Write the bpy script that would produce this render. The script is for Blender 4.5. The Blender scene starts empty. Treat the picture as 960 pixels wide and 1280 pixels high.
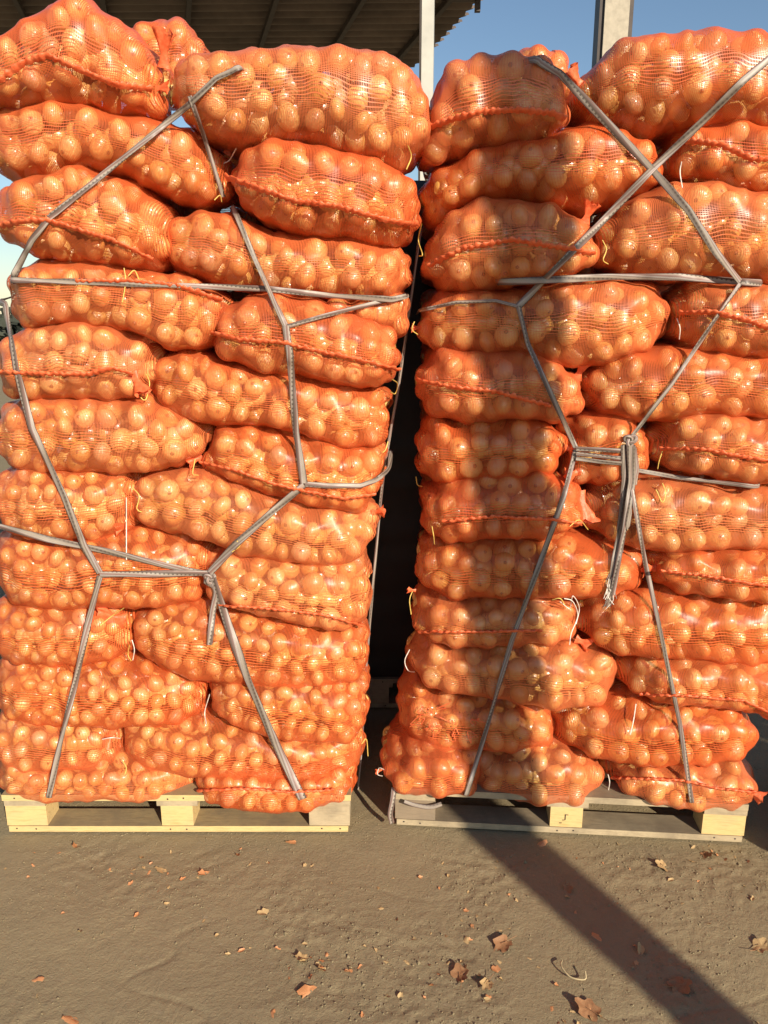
import bpy, math, random
import numpy as np
from mathutils import Vector, noise
random.seed(7)
RNG = np.random.default_rng(11)
sc = bpy.context.scene
C = sc.collection

# ------------------------------------------------------------------ camera
F, PITCH, CAMH = 963.0, math.radians(14.0), 1.73        # focal length in px of the 960x1280 photo
SP, CP = math.sin(PITCH), math.cos(PITCH)
cam_d = bpy.data.cameras.new("camera"); cam = bpy.data.objects.new("camera", cam_d); C.objects.link(cam)
cam.location = (0, 0, CAMH); cam.rotation_euler = (math.pi/2 - PITCH, 0, 0)
cam_d.sensor_fit = 'VERTICAL'; cam_d.sensor_height = 24.0; cam_d.lens = 24.0*F/1280.0
cam_d.clip_start = 0.05; cam_d.clip_end = 2000
sc.camera = cam

# ------------------------------------------------------------------ light
SUN_EL = math.radians(25.0)
SUN_AZ = math.radians(149.5)                             # clockwise from +Y: behind the camera, to the right
w = bpy.data.worlds.new("World"); sc.world = w; w.use_nodes = True
wn = w.node_tree.nodes; wl = w.node_tree.links
sky = wn.new('ShaderNodeTexSky'); sky.sky_type = 'NISHITA'; sky.sun_disc = False
sky.sun_elevation = SUN_EL; sky.sun_rotation = SUN_AZ; sky.air_density = 1.15; sky.dust_density = 0.3; sky.ozone_density = 2.8
wl.new(sky.outputs[0], wn['Background'].inputs[0]); wn['Background'].inputs[1].default_value = 0.082
sd = bpy.data.lights.new("sun", 'SUN'); sd.energy = 5.0; sd.angle = math.radians(0.55); sd.color = (1.0, 0.90, 0.74)
sun = bpy.data.objects.new("sun", sd); C.objects.link(sun)
sdir = Vector((math.sin(SUN_AZ)*math.cos(SUN_EL), math.cos(SUN_AZ)*math.cos(SUN_EL), math.sin(SUN_EL)))
sun.rotation_euler = sdir.to_track_quat('Z', 'Y').to_euler(); sun.location = sdir*30
sc.view_settings.view_transform = 'Standard'; sc.view_settings.look = 'None'
sc.view_settings.exposure = 0.47; sc.view_settings.gamma = 1.0
sc.cycles.transparent_max_bounces = 16; sc.cycles.max_bounces = 6

# ------------------------------------------------------------------ helpers
def px(x, y, Y):
    """world point on the vertical plane Y seen at pixel (x, y) of the photograph"""
    u, v = (x-480)/F, (y-640)/F
    t = Y/(CP - v*SP)
    return (u*t, Y, CAMH - t*(SP + v*CP))
def proj(P):
    d = P[..., 2]-CAMH
    z = P[..., 1]*CP - d*SP
    return 480 + F*P[..., 0]/z, 640 - F*(P[..., 1]*SP + d*CP)/z
def px_ground(x, y):
    u, v = (x-480)/F, (y-640)/F
    t = CAMH/(SP + v*CP)
    return (u*t, t*(CP - v*SP))

def mesh_np(name, V, Fq, uv=None, smooth=True):
    V = np.asarray(V, dtype=np.float32); Fq = np.asarray(Fq, dtype=np.int32)
    me = bpy.data.meshes.new(name)
    k = Fq.shape[1]
    me.vertices.add(len(V)); me.vertices.foreach_set('co', V.ravel())
    me.loops.add(Fq.size); me.loops.foreach_set('vertex_index', Fq.ravel())
    me.polygons.add(len(Fq)); me.polygons.foreach_set('loop_start', np.arange(0, Fq.size, k, dtype=np.int32))
    me.polygons.foreach_set('loop_total', np.full(len(Fq), k, dtype=np.int32))
    me.polygons.foreach_set('use_smooth', np.full(len(Fq), smooth))
    if uv is not None:
        l = me.uv_layers.new(name='UVMap'); l.data.foreach_set('uv', np.asarray(uv, np.float32)[Fq.ravel()].ravel())
    me.update(calc_edges=True); me.validate()
    return me
def link(name, me, mat=None, parent=None, loc=None):
    o = bpy.data.objects.new(name, me); C.objects.link(o)
    if mat and me is not None and not me.materials: me.materials.append(mat)
    if parent: o.parent = parent
    if loc is not None: o.location = loc
    return o
def tag(o, label=None, cat=None, group=None, kind=None):
    if label: o['label'] = label
    if cat: o['category'] = cat
    if group: o['group'] = group
    if kind: o['kind'] = kind
    return o
def thing(name, label, cat, loc=(0, 0, 0), rz=0, group=None):
    o = bpy.data.objects.new(name, None); o.empty_display_size = .1; C.objects.link(o)
    o.location = loc; o.rotation_euler = (0, 0, rz)
    return tag(o, label, cat, group)

class MB:
    def __init__(s): s.v = []; s.f = []; s.uv = []
    def quadgrid(s, rows, closed=False, uv=None):
        b = len(s.v); n = len(rows[0])
        for r in rows: s.v += [tuple(p) for p in r]
        for i in range(len(rows)-1):
            for j in range(n if closed else n-1):
                k = (j+1) % n
                s.f.append((b+i*n+j, b+i*n+k, b+(i+1)*n+k, b+(i+1)*n+j))
        return s
    def box(s, x0, x1, y0, y1, z0, z1, ch=0.0):
        """box with chamfered vertical-section edges"""
        b = len(s.v)
        P = [(x, y, z) for z in (z0, z1) for (x, y) in ((x0, y0), (x1, y0), (x1, y1), (x0, y1))]
        s.v += P
        for q in ((3, 2, 1, 0), (4, 5, 6, 7), (0, 1, 5, 4), (1, 2, 6, 5), (2, 3, 7, 6), (3, 0, 4, 7)):
            s.f.append(tuple(b+i for i in q))
        return s
    def build(s, name, mat, parent=None, smooth=False, loc=None):
        me = bpy.data.meshes.new(name); me.from_pydata(s.v, [], s.f)
        me.polygons.foreach_set('use_smooth', [smooth]*len(me.polygons)); me.update()
        return link(name, me, mat, parent, loc)

def frames(P):
    P = np.asarray(P, float); T = np.gradient(P, axis=0)
    T /= np.linalg.norm(T, axis=1)[:, None]+1e-9
    return P, T
def loft(name, P, prof, mat, parent=None, outward=(0, -1, 0), twist=None, scale=None, smooth=True, vlen=1.0):
    """sweep closed profile [(a, b)...] along P; a across, b along 'outward'"""
    P, T = frames(P); O = np.array(outward, float)
    n = len(prof); V = []; UV = []
    s = np.concatenate([[0], np.cumsum(np.linalg.norm(np.diff(P, axis=0), axis=1))])
    pr = np.asarray(prof, float)
    for i in range(len(P)):
        o = O if O.ndim == 1 else O[i]
        b = o - T[i]*np.dot(o, T[i]); b /= np.linalg.norm(b)+1e-9
        a = np.cross(T[i], b)
        if twist is not None:
            c_, s_ = math.cos(twist[i]), math.sin(twist[i]); a, b = a*c_+b*s_, b*c_-a*s_
        k = 1.0 if scale is None else scale[i]
        for j in range(n+1):
            q = pr[j % n]*k
            V.append(P[i]+a*q[0]+b*q[1]); UV.append((s[i], j/n))
    m = n+1
    Fq = [(i*m+j, i*m+j+1, (i+1)*m+j+1, (i+1)*m+j) for i in range(len(P)-1) for j in range(n)]
    me = mesh_np(name, V, Fq, UV, smooth)
    return link(name, me, mat, parent)
def circle(r, n=6): return [(r*math.cos(2*math.pi*k/n), r*math.sin(2*math.pi*k/n)) for k in range(n)]
def spline(pts, step=0.012):
    """Catmull-Rom through 3D points"""
    p = [np.array(q, float) for q in pts]
    if len(p) == 2:
        n = max(2, int(np.linalg.norm(p[1]-p[0])/step)); return [p[0]+(p[1]-p[0])*i/n for i in range(n+1)]
    p = [2*p[0]-p[1]]+p+[2*p[-1]-p[-2]]; out = []
    for i in range(1, len(p)-2):
        n = max(2, int(np.linalg.norm(p[i+1]-p[i])/step))
        for k in range(n):
            t = k/n
            out.append(.5*((2*p[i])+(-p[i-1]+p[i+1])*t+(2*p[i-1]-5*p[i]+4*p[i+1]-p[i+2])*t*t+(-p[i-1]+3*p[i]-3*p[i+1]+p[i+2])*t**3))
    out.append(p[-2]); return out

# ------------------------------------------------------------------ materials
def newmat(name):
    m = bpy.data.materials.new(name); m.use_nodes = True
    nt = m.node_tree; return m, nt, nt.nodes, nt.links, nt.nodes['Principled BSDF']
def N(nt, t, **kw):
    n = nt.nodes.new(t)
    for k, v in kw.items(): setattr(n, k, v)
    return n
def math_n(nt, op, a, b=None, c=None):
    n = nt.nodes.new('ShaderNodeMath'); n.operation = op
    for i, x in enumerate((a, b, c)):
        if x is None: continue
        if isinstance(x, (int, float)): n.inputs[i].default_value = x
        else: nt.links.new(x, n.inputs[i])
    return n.outputs[0]
def ramp(nt, fac, stops):
    r = nt.nodes.new('ShaderNodeValToRGB'); nt.links.new(fac, r.inputs[0])
    e = r.color_ramp.elements
    while len(e) < len(stops): e.new(.5)
    for i, (p, c) in enumerate(stops): e[i].position = p; e[i].color = (*c, 1)
    return r.outputs[0]
def mixc(nt, fac, a, b, mode='MIX'):
    n = nt.nodes.new('ShaderNodeMix'); n.data_type = 'RGBA'; n.blend_type = mode
    for i, x in ((0, fac), (6, a), (7, b)):
        if isinstance(x, (int, float)): n.inputs[i].default_value = x
        elif isinstance(x, tuple): n.inputs[i].default_value = (*x, 1)
        else: nt.links.new(x, n.inputs[i])
    return n.outputs[2]
def noise_n(nt, vec, scale, detail=3, rough=.55):
    n = nt.nodes.new('ShaderNodeTexNoise'); n.inputs['Scale'].default_value = scale
    n.inputs['Detail'].default_value = detail; n.inputs['Roughness'].default_value = rough
    if vec is not None: nt.links.new(vec, n.inputs['Vector'])
    return n.outputs['Fac']
def bump(nt, h, strength, dist):
    b = nt.nodes.new('ShaderNodeBump'); b.inputs['Strength'].default_value = strength; b.inputs['Distance'].default_value = dist
    nt.links.new(h, b.inputs['Height']); return b.outputs[0]

def mat_net(name, col_a, col_b, cover=.34, pitch=0.0075):
    m, nt, nd, lk, bs = newmat(name)
    tc = N(nt, 'ShaderNodeTexCoord'); oi = N(nt, 'ShaderNodeObjectInfo')
    # warp the weave a little so that threads bunch and slant
    wn_ = N(nt, 'ShaderNodeTexNoise'); wn_.inputs['Scale'].default_value = 5.0; wn_.inputs['Detail'].default_value = 2
    lk.new(tc.outputs['Object'], wn_.inputs['Vector'])
    sub = N(nt, 'ShaderNodeVectorMath', operation='SUBTRACT'); lk.new(wn_.outputs['Color'], sub.inputs[0]); sub.inputs[1].default_value = (.5, .5, .5)
    scl = N(nt, 'ShaderNodeVectorMath', operation='SCALE'); lk.new(sub.outputs[0], scl.inputs[0]); scl.inputs['Scale'].default_value = .028
    add = N(nt, 'ShaderNodeVectorMath', operation='ADD'); lk.new(tc.outputs['UV'], add.inputs[0]); lk.new(scl.outputs[0], add.inputs[1])
    sep = N(nt, 'ShaderNodeSeparateXYZ'); lk.new(add.outputs[0], sep.inputs[0])
    dens = noise_n(nt, tc.outputs['Object'], 9.0, 2)                   # thread spacing opens and closes
    lw = N(nt, 'ShaderNodeLayerWeight'); lw.inputs['Blend'].default_value = .5
    graze = math_n(nt, 'MULTIPLY_ADD', math_n(nt, 'POWER', lw.outputs['Facing'], 1.5), 1.5, .72)   # threads have thickness: the mesh closes at a slant
    def thread(sock, k, wdt):
        t = math_n(nt, 'PINGPONG', math_n(nt, 'MULTIPLY', sock, k/pitch), .5)
        thr = math_n(nt, 'MULTIPLY', math_n(nt, 'MULTIPLY_ADD', dens, wdt*.8, wdt*.33), graze)        # half-width 0..0.5
        return math_n(nt, 'LESS_THAN', t, thr), t
    a, ta = thread(sep.outputs[0], 1.0, cover*.74)
    b, tb = thread(sep.outputs[1], 1.0, cover*.72)
    mask = math_n(nt, 'MAXIMUM', a, b)
    big = noise_n(nt, tc.outputs['Object'], 6.0, 2)
    col = mixc(nt, big, col_a, col_b)
    hv = N(nt, 'ShaderNodeHueSaturation'); lk.new(col, hv.inputs['Color'])      # every net has faded differently
    lk.new(math_n(nt, 'MULTIPLY_ADD', oi.outputs['Random'], .008, .497), hv.inputs['Hue'])
    lk.new(math_n(nt, 'MULTIPLY_ADD', oi.outputs['Random'], -.05, 1.0), hv.inputs['Saturation'])
    col = hv.outputs[0]
    bs.inputs['Roughness'].default_value = .33; bs.inputs['Specular IOR Level'].default_value = .45
    bs.inputs['Anisotropic'].default_value = .4
    lk.new(col, bs.inputs['Base Color'])
    h = math_n(nt, 'MINIMUM', ta, tb)
    lk.new(bump(nt, h, -.35, .0015), bs.inputs['Normal'])
    tr = N(nt, 'ShaderNodeBsdfTranslucent'); lk.new(col, tr.inputs['Color'])
    mx = N(nt, 'ShaderNodeMixShader'); mx.inputs[0].default_value = .08; lk.new(bs.outputs[0], mx.inputs[1]); lk.new(tr.outputs[0], mx.inputs[2])
    tp = N(nt, 'ShaderNodeBsdfTransparent')
    mx2 = N(nt, 'ShaderNodeMixShader'); lk.new(mask, mx2.inputs[0]); lk.new(tp.outputs[0], mx2.inputs[1]); lk.new(mx.outputs[0], mx2.inputs[2])
    lk.new(mx2.outputs[0], nd['Material Output'].inputs['Surface'])
    return m
def mat_weave_solid(name, ca, cb, rough=.45, scale=60):
    m, nt, nd, lk, bs = newmat(name)
    tc = N(nt, 'ShaderNodeTexCoord')
    n = noise_n(nt, tc.outputs['Object'], scale, 3)
    lk.new(ramp(nt, n, [(.3, ca), (.7, cb)]), bs.inputs['Base Color'])
    lk.new(bump(nt, noise_n(nt, tc.outputs['Object'], scale*3, 2), .6, .002), bs.inputs['Normal'])
    bs.inputs['Roughness'].default_value = rough
    tr = N(nt, 'ShaderNodeBsdfTranslucent'); tr.inputs['Color'].default_value = (*cb, 1)
    mx = N(nt, 'ShaderNodeMixShader'); mx.inputs[0].default_value = .2; lk.new(bs.outputs[0], mx.inputs[1]); lk.new(tr.outputs[0], mx.inputs[2])
    lk.new(mx.outputs[0], nd['Material Output'].inputs['Surface'])
    return m
def mat_onion():
    m, nt, nd, lk, bs = newmat('onion_skin')
    tc = N(nt, 'ShaderNodeTexCoord'); oi = N(nt, 'ShaderNodeObjectInfo')
    sep = N(nt, 'ShaderNodeSeparateXYZ'); lk.new(tc.outputs['Object'], sep.inputs[0])
    ang = math_n(nt, 'ARCTAN2', sep.outputs[1], sep.outputs[0])
    off = math_n(nt, 'MULTIPLY', oi.outputs['Random'], 37.0)
    cmb = N(nt, 'ShaderNodeCombineXYZ'); lk.new(math_n(nt, 'MULTIPLY', ang, 7.0), cmb.inputs[0]); lk.new(math_n(nt, 'MULTIPLY', sep.outputs[2], .7), cmb.inputs[1]); lk.new(off, cmb.inputs[2])
    streak = noise_n(nt, cmb.outputs[0], 1.6, 3)
    va = N(nt, 'ShaderNodeVectorMath', operation='ADD'); lk.new(tc.outputs['Object'], va.inputs[0])
    c2 = N(nt, 'ShaderNodeCombineXYZ'); lk.new(off, c2.inputs[0]); lk.new(c2.outputs[0], va.inputs[1])
    patch = noise_n(nt, va.outputs[0], 1.3, 3)
    base = ramp(nt, oi.outputs['Random'], [(0, (.72, .38, .08)), (.3, (.92, .58, .16)), (.6, (.96, .70, .25)), (.86, (.82, .44, .10)), (1, (.96, .79, .40))])
    c = mixc(nt, math_n(nt, 'MULTIPLY', streak, .35), base, (.66, .26, .05))
    pale = ramp(nt, patch, [(.60, (0, 0, 0)), (.66, (1, 1, 1))])
    sepc = N(nt, 'ShaderNodeSeparateColor'); lk.new(pale, sepc.inputs[0])
    c = mixc(nt, math_n(nt, 'MULTIPLY', sepc.outputs[0], .4), c, (.92, .72, .32))
    # dirt specks
    sp = ramp(nt, noise_n(nt, va.outputs[0], 6.0, 2), [(.70, (0, 0, 0)), (.78, (1, 1, 1))])
    seps = N(nt, 'ShaderNodeSeparateColor'); lk.new(sp, seps.inputs[0])
    c = mixc(nt, math_n(nt, 'MULTIPLY', seps.outputs[0], .6), c, (.20, .09, .03))
    rad = math_n(nt, 'SQRT', math_n(nt, 'ADD', math_n(nt, 'POWER', math_n(nt, 'ABSOLUTE', sep.outputs[0]), 2.0), math_n(nt, 'POWER', math_n(nt, 'ABSOLUTE', sep.outputs[1]), 2.0)))
    root = math_n(nt, 'LESS_THAN', math_n(nt, 'MULTIPLY_ADD', streak, .16, rad), .25)                 # brown root disc and dry neck
    c = mixc(nt, math_n(nt, 'MULTIPLY', root, .75), c, (.22, .11, .04))
    c = mixc(nt, math_n(nt, 'MULTIPLY', math_n(nt, 'GREATER_THAN', oi.outputs['Random'], .9), .5), c, (.50, .20, .05))
    lk.new(c, bs.inputs['Base Color'])
    bs.inputs['Roughness'].default_value = .34; bs.inputs['Specular IOR Level'].default_value = 1.0
    bs.inputs['Coat Weight'].default_value = .8; bs.inputs['Coat Roughness'].default_value = .20; bs.inputs['Coat IOR'].default_value = 1.6
    bs.inputs['Subsurface Weight'].default_value = 0.0
    lk.new(bump(nt, streak, .25, .02), bs.inputs['Normal'])
    return m
def mat_wood(name, ca, cb, cd, dirt=.5):
    m, nt, nd, lk, bs = newmat(name)
    tc = N(nt, 'ShaderNodeTexCoord'); mp = N(nt, 'ShaderNodeMapping'); mp.inputs['Scale'].default_value = (1.6, 9, 16)
    lk.new(tc.outputs['Object'], mp.inputs['Vector'])
    oi = N(nt, 'ShaderNodeObjectInfo')
    g = noise_n(nt, mp.outputs[0], 7, 5, .65)
    c = ramp(nt, g, [(.28, cb), (.5, ca), (.72, cb)])
    d = noise_n(nt, tc.outputs['Object'], 9, 4, .65)
    dm = ramp(nt, d, [(.42, (0, 0, 0)), (.66, (1, 1, 1))])
    s = N(nt, 'ShaderNodeSeparateColor'); lk.new(dm, s.inputs[0])
    c = mixc(nt, math_n(nt, 'MULTIPLY', s.outputs[0], dirt), c, cd)
    ge = N(nt, 'ShaderNodeNewGeometry'); sz = N(nt, 'ShaderNodeSeparateXYZ'); lk.new(ge.outputs['True Normal'], sz.inputs[0])
    top = math_n(nt, 'MULTIPLY', math_n(nt, 'GREATER_THAN', sz.outputs[2], .7), math_n(nt, 'MULTIPLY_ADD', d, .6, .45))   # trodden dirt lies on the boards
    c = mixc(nt, math_n(nt, 'MINIMUM', top, .9), c, (.135, .10, .062))
    lk.new(c, bs.inputs['Base Color']); bs.inputs['Roughness'].default_value = .85
    lk.new(bump(nt, g, .5, .003), bs.inputs['Normal'])
    return m
def mat_plain(name, col, rough=.6, metal=0.0, nscale=20, var=.25, bmp=.2):
    m, nt, nd, lk, bs = newmat(name)
    tc = N(nt, 'ShaderNodeTexCoord'); n = noise_n(nt, tc.outputs['Object'], nscale, 4, .6)
    lo = tuple(x*(1-var) for x in col); hi = tuple(min(1, x*(1+var)) for x in col)
    lk.new(ramp(nt, n, [(.3, lo), (.7, hi)]), bs.inputs['Base Color'])
    bs.inputs['Roughness'].default_value = rough; bs.inputs['Metallic'].default_value = metal
    lk.new(bump(nt, n, bmp, .004), bs.inputs['Normal'])
    return m
def mat_strap():
    m, nt, nd, lk, bs = newmat('woven_strap')
    tc = N(nt, 'ShaderNodeTexCoord'); s = N(nt, 'ShaderNodeSeparateXYZ'); lk.new(tc.outputs['UV'], s.inputs[0])
    oi = N(nt, 'ShaderNodeObjectInfo')
    # lengthwise stripes round the section: silver, grey, dusty pink, dark edge; slanted by the twist of the tape
    vv = math_n(nt, 'FRACT', math_n(nt, 'MULTIPLY_ADD', s.outputs[0], 1.1, math_n(nt, 'ADD', s.outputs[1], oi.outputs['Random'])))
    c = ramp(nt, vv, [(0, (.10, .07, .055)), (.12, (.46, .39, .31)), (.2, (.16, .10, .085)), (.34, (.28, .15, .13)), (.46, (.56, .49, .40)), (.54, (.07, .05, .04)), (.70, (.28, .16, .14)), (.84, (.48, .41, .33)), (1, (.10, .07, .055))])
    # dashes woven along some of the stripes
    tick = math_n(nt, 'PINGPONG', math_n(nt, 'MULTIPLY', s.outputs[0], 75.0), .5)
    row = math_n(nt, 'LESS_THAN', math_n(nt, 'PINGPONG', math_n(nt, 'MULTIPLY', vv, 2.0), .5), .10)
    c = mixc(nt, math_n(nt, 'MULTIPLY', math_n(nt, 'MULTIPLY', math_n(nt, 'LESS_THAN', tick, .2), row), .9), c, (.05, .04, .035))
    gl = math_n(nt, 'GREATER_THAN', math_n(nt, 'PINGPONG', math_n(nt, 'MULTIPLY', vv, 2.0), .5), .42)
    c = mixc(nt, math_n(nt, 'MULTIPLY', gl, .45), c, (.72, .68, .62))
    edge = math_n(nt, 'LESS_THAN', math_n(nt, 'PINGPONG', s.outputs[1], .25), .075)               # folded dark edges
    c = mixc(nt, math_n(nt, 'MULTIPLY', edge, .9), c, (.09, .06, .055))
    wv = math_n(nt, 'PINGPONG', math_n(nt, 'MULTIPLY_ADD', s.outputs[0], 210.0, math_n(nt, 'MULTIPLY', s.outputs[1], 14.0)), .5)
    c = mixc(nt, math_n(nt, 'MULTIPLY', math_n(nt, 'LESS_THAN', wv, .2), .4), c, (.12, .09, .08))
    dn = noise_n(nt, tc.outputs['Object'], 16, 4, .7)
    c = mixc(nt, math_n(nt, 'MULTIPLY', dn, .62), c, (.14, .10, .07))                # dust and grime
    lk.new(c, bs.inputs['Base Color']); bs.inputs['Roughness'].default_value = .45; bs.inputs['Specular IOR Level'].default_value = .35
    lk.new(bump(nt, tick, .06, .001), bs.inputs['Normal'])
    return m
def mat_ground():
    m, nt, nd, lk, bs = newmat('trodden_soil')
    tc = N(nt, 'ShaderNodeTexCoord'); P = tc.outputs['Object']
    n1 = noise_n(nt, P, 1.3, 5, .6); n2 = noise_n(nt, P, 14, 6, .62); n3 = noise_n(nt, P, 110, 5, .7); n4 = noise_n(nt, P, 420, 3, .7); n5 = noise_n(nt, P, 33, 5, .7)
    c = ramp(nt, n1, [(.3, (.275, .212, .110)), (.7, (.370, .288, .150))])
    c = mixc(nt, math_n(nt, 'MULTIPLY', n2, .55), c, (.160, .120, .074))
    c = mixc(nt, math_n(nt, 'MULTIPLY', n4, .5), c, (.150, .112, .066))
    c = mixc(nt, math_n(nt, 'MULTIPLY', n5, .35), c, (.36, .29, .19))
    sp = ramp(nt, noise_n(nt, P, 46, 2), [(.66, (0, 0, 0)), (.74, (1, 1, 1))])
    s = N(nt, 'ShaderNodeSeparateColor'); lk.new(sp, s.inputs[0])
    c = mixc(nt, math_n(nt, 'MULTIPLY', s.outputs[0], .35), c, (.33, .26, .18))
    lk.new(c, bs.inputs['Base Color']); bs.inputs['Roughness'].default_value = .92; bs.inputs['Specular IOR Level'].default_value = .25
    h = math_n(nt, 'ADD', math_n(nt, 'ADD', math_n(nt, 'MULTIPLY', n2, .8), math_n(nt, 'MULTIPLY', n5, .5)), math_n(nt, 'MULTIPLY_ADD', n3, .6, math_n(nt, 'MULTIPLY', n4, .30)))
    lk.new(bump(nt, h, .8, .007), bs.inputs['Normal'])
    return m

M = dict(
    net=mat_net('orange_net', (.66, .112, .024), (.76, .155, .036), cover=.30, pitch=.0044),
    net2=mat_net('orange_net_dense', (.66, .104, .023), (.76, .144, .033), cover=.33, pitch=.0044),
    seam=mat_weave_solid('net_hem', (.72, .11, .03), (.95, .24, .09)),
    onion=mat_onion(),
    wood_new=mat_wood('pine_fresh', (.66, .47, .20), (.48, .32, .12), (.45, .33, .19), .30),
    wood_old=mat_wood('pine_weathered', (.46, .36, .22), (.33, .25, .15), (.22, .17, .11), .7),
    wood_mud=mat_wood('pine_muddy', (.27, .20, .13), (.22, .16, .10), (.20, .15, .10), .8),
    strap=mat_strap(),
    tie_y=mat_plain('yellow_string', (.72, .50, .12), .5, 0, 80),
    tie_w=mat_plain('white_string', (.78, .70, .60), .5, 0, 80),
    metal_pale=mat_plain('painted_steel_pale', (.52, .49, .42), .45, .1, 6, .12),
    metal_dark=mat_plain('painted_steel_dark', (.055, .040, .032), .6, .2, 8, .3),
    roof=mat_plain('corrugated_sheet', (.165, .125, .10), .6, .2, 3, .3, .1),
    concrete=mat_plain('post_concrete', (.42, .36, .27), .85, 0, 14, .18),
    tree=mat_plain('far_tree_crown', (.045, .05, .035), .95, 0, .5, .4),
    ground=mat_ground(),
    skin=mat_plain('dry_onion_skin', (.50, .22, .09), .5, 0, 25, .45),
    leaf=mat_plain('dead_leaf', (.27, .13, .055), .7, 0, 30, .4),
    leaf_pale=mat_plain('dead_leaf_pale', (.44, .29, .13), .7, 0, 30, .4),
    stick=mat_plain('dry_stalk', (.40, .31, .17), .8, 0, 40, .3),
    gap_shade=mat_plain('gap_shade_black', (.022, .012, .009), .5, 0, 9, .3),  # near-black, stands in for the unlit depth of the gap
    ink=mat_plain('marker_ink', (.05, .035, .02), .8, 0, 40, .2),
)

# ------------------------------------------------------------------ ground: one sheet out to the horizon
def axis(dense0, dense1, step, far):
    a = list(np.arange(dense0, dense1+1e-6, step)); s = step; x = dense1
    while x < far: s *= 1.35; x += s; a.append(x)
    s = step; x = dense0; pre = []
    while x > -far: s *= 1.35; x -= s; pre.append(x)
    return np.array(pre[::-1]+a)
def soil_h(x, y):
    near = max(0.0, 1 - max(abs(x)-2.2, 0)/3) * max(0.0, 1 - max(abs(y-2.0)-2.0, 0)/3)
    v = Vector((x, y, 0))
    big = noise.noise(v*1.1)*.014 + noise.noise(v*3.1+Vector((4, 1, 6)))*.006
    # smooth trodden mud with rough, torn patches in it
    rough = min(1, max(0, noise.noise(v*2.6+Vector((2, 7, 1)))*2.4+.25))
    rough2 = max(0, noise.noise(v*6.1+Vector((5, 1, 4)))*1.6+.1)
    wv = v+Vector((noise.noise(v*4), noise.noise(v*4+Vector((3, 9, 2))), 0))*.12
    clod = noise.fractal(wv*17, .7, 2.1, 5)*.0036*(.08+rough*.9+rough2*.4)
    fine = noise.fractal(v*45, .5, 2.0, 3)*.0011*(.35+rough)
    # torn edges: thin ridges with a steep side
    r1 = noise.noise(Vector((wv.x*4.5+wv.y*2.0, wv.y*9-wv.x*2.5, 4.0)))
    edge = (max(0, 1-abs(r1)*14)**2)*.0030*max(0, noise.noise(v*3.3+Vector((8, 3, 3)))+.12)
    r2 = noise.noise(Vector((wv.x*7-wv.y*5, wv.y*8+wv.x*4, 9.0)))
    edge += (max(0, 1-abs(r2)*18)**2)*.0040*max(0, noise.noise(v*3.9+Vector((1, 3, 8)))+.05)
    edge *= max(0, noise.noise(v*15)*1.6+.35)
    crk = noise.noise(Vector((x*1.2+y*.5, y*4.2-x*.5, 7))*1.5)
    crk = -.006*max(0, 1-abs(crk)*30)*max(0, noise.noise(v*2.1+Vector((1, 8, 2)))+.1)
    h = big + clod + fine + edge + crk
    flat = 1.0
    if y > 2.2: flat = max(.25, 1-(y-2.2)/.15)           # pressed flat under the pallets
    return (h*near*flat) - .004 - (.006 if y > 2.2 else .006*max(0, min(1, (y-1.9)/.3)))
gx = axis(-1.3, 1.4, .0068, 900); gy = axis(1.3, 2.62, .0068, 900)
GXX, GYY = np.meshgrid(gx, gy)
GZ = np.array([soil_h(a, b) if abs(a) < 6 and -3 < b < 7 else -.01 for a, b in zip(GXX.ravel(), GYY.ravel())])
V = np.stack([GXX.ravel(), GYY.ravel(), GZ], 1)
nx, ny = len(gx), len(gy)
ii, jj = np.meshgrid(np.arange(ny-1), np.arange(nx-1), indexing='ij'); b0 = (ii*nx+jj).ravel()
g = link('ground', mesh_np('ground', V, np.stack([b0, b0+1, b0+nx+1, b0+nx], 1)), M['ground']); tag(g, kind='structure')

def crumbs():
    rr = random.Random(23); vs = []; fs = []
    O = [Vector(p) for p in ((1, 0, 0), (-1, 0, 0), (0, 1, 0), (0, -1, 0), (0, 0, 1), (0, 0, -1))]
    T = ((0, 2, 4), (2, 1, 4), (1, 3, 4), (3, 0, 4), (2, 0, 5), (1, 2, 5), (3, 1, 5), (0, 3, 5)); k = 0
    while k < 15000:
        x, y = rr.uniform(-1.7, 1.7), rr.uniform(1.35, 2.75); v = Vector((x, y, 0))
        p = min(1, max(0, noise.noise(v*2.6+Vector((2, 7, 1)))*2.4+.25))*.6+max(0, noise.noise(v*6.1+Vector((5, 1, 4)))*1.6)*.5+.05
        if rr.random() > p: continue
        k += 1; r = .0011+.0028*rr.random()**3+(.004*rr.random() if rr.random() < .02 else 0); z = soil_h(x, y)+r*.25; b = len(vs)
        q = [Vector((rr.uniform(.6, 1.3), rr.uniform(.6, 1.3), rr.uniform(.5, 1.0))) for _ in O]; a = rr.uniform(0, 6.28); ca, sa = math.cos(a), math.sin(a)
        for o, w_ in zip(O, q):
            dx, dy, dz = o.x*w_.x*r+.25*r*o.z, o.y*w_.y*r, o.z*w_.z*r
            vs.append((x+dx*ca-dy*sa, y+dx*sa+dy*ca, z+dz))
        fs += [tuple(b+i for i in t_) for t_ in T]
    me = mesh_np('soil_crumbs', vs, fs, smooth=False)
    tag(link('soil_crumbs', me, M['ground']), 'loose crumbs of dry soil strewn over the trodden ground', 'soil crumbs', kind='stuff')
crumbs()

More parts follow.
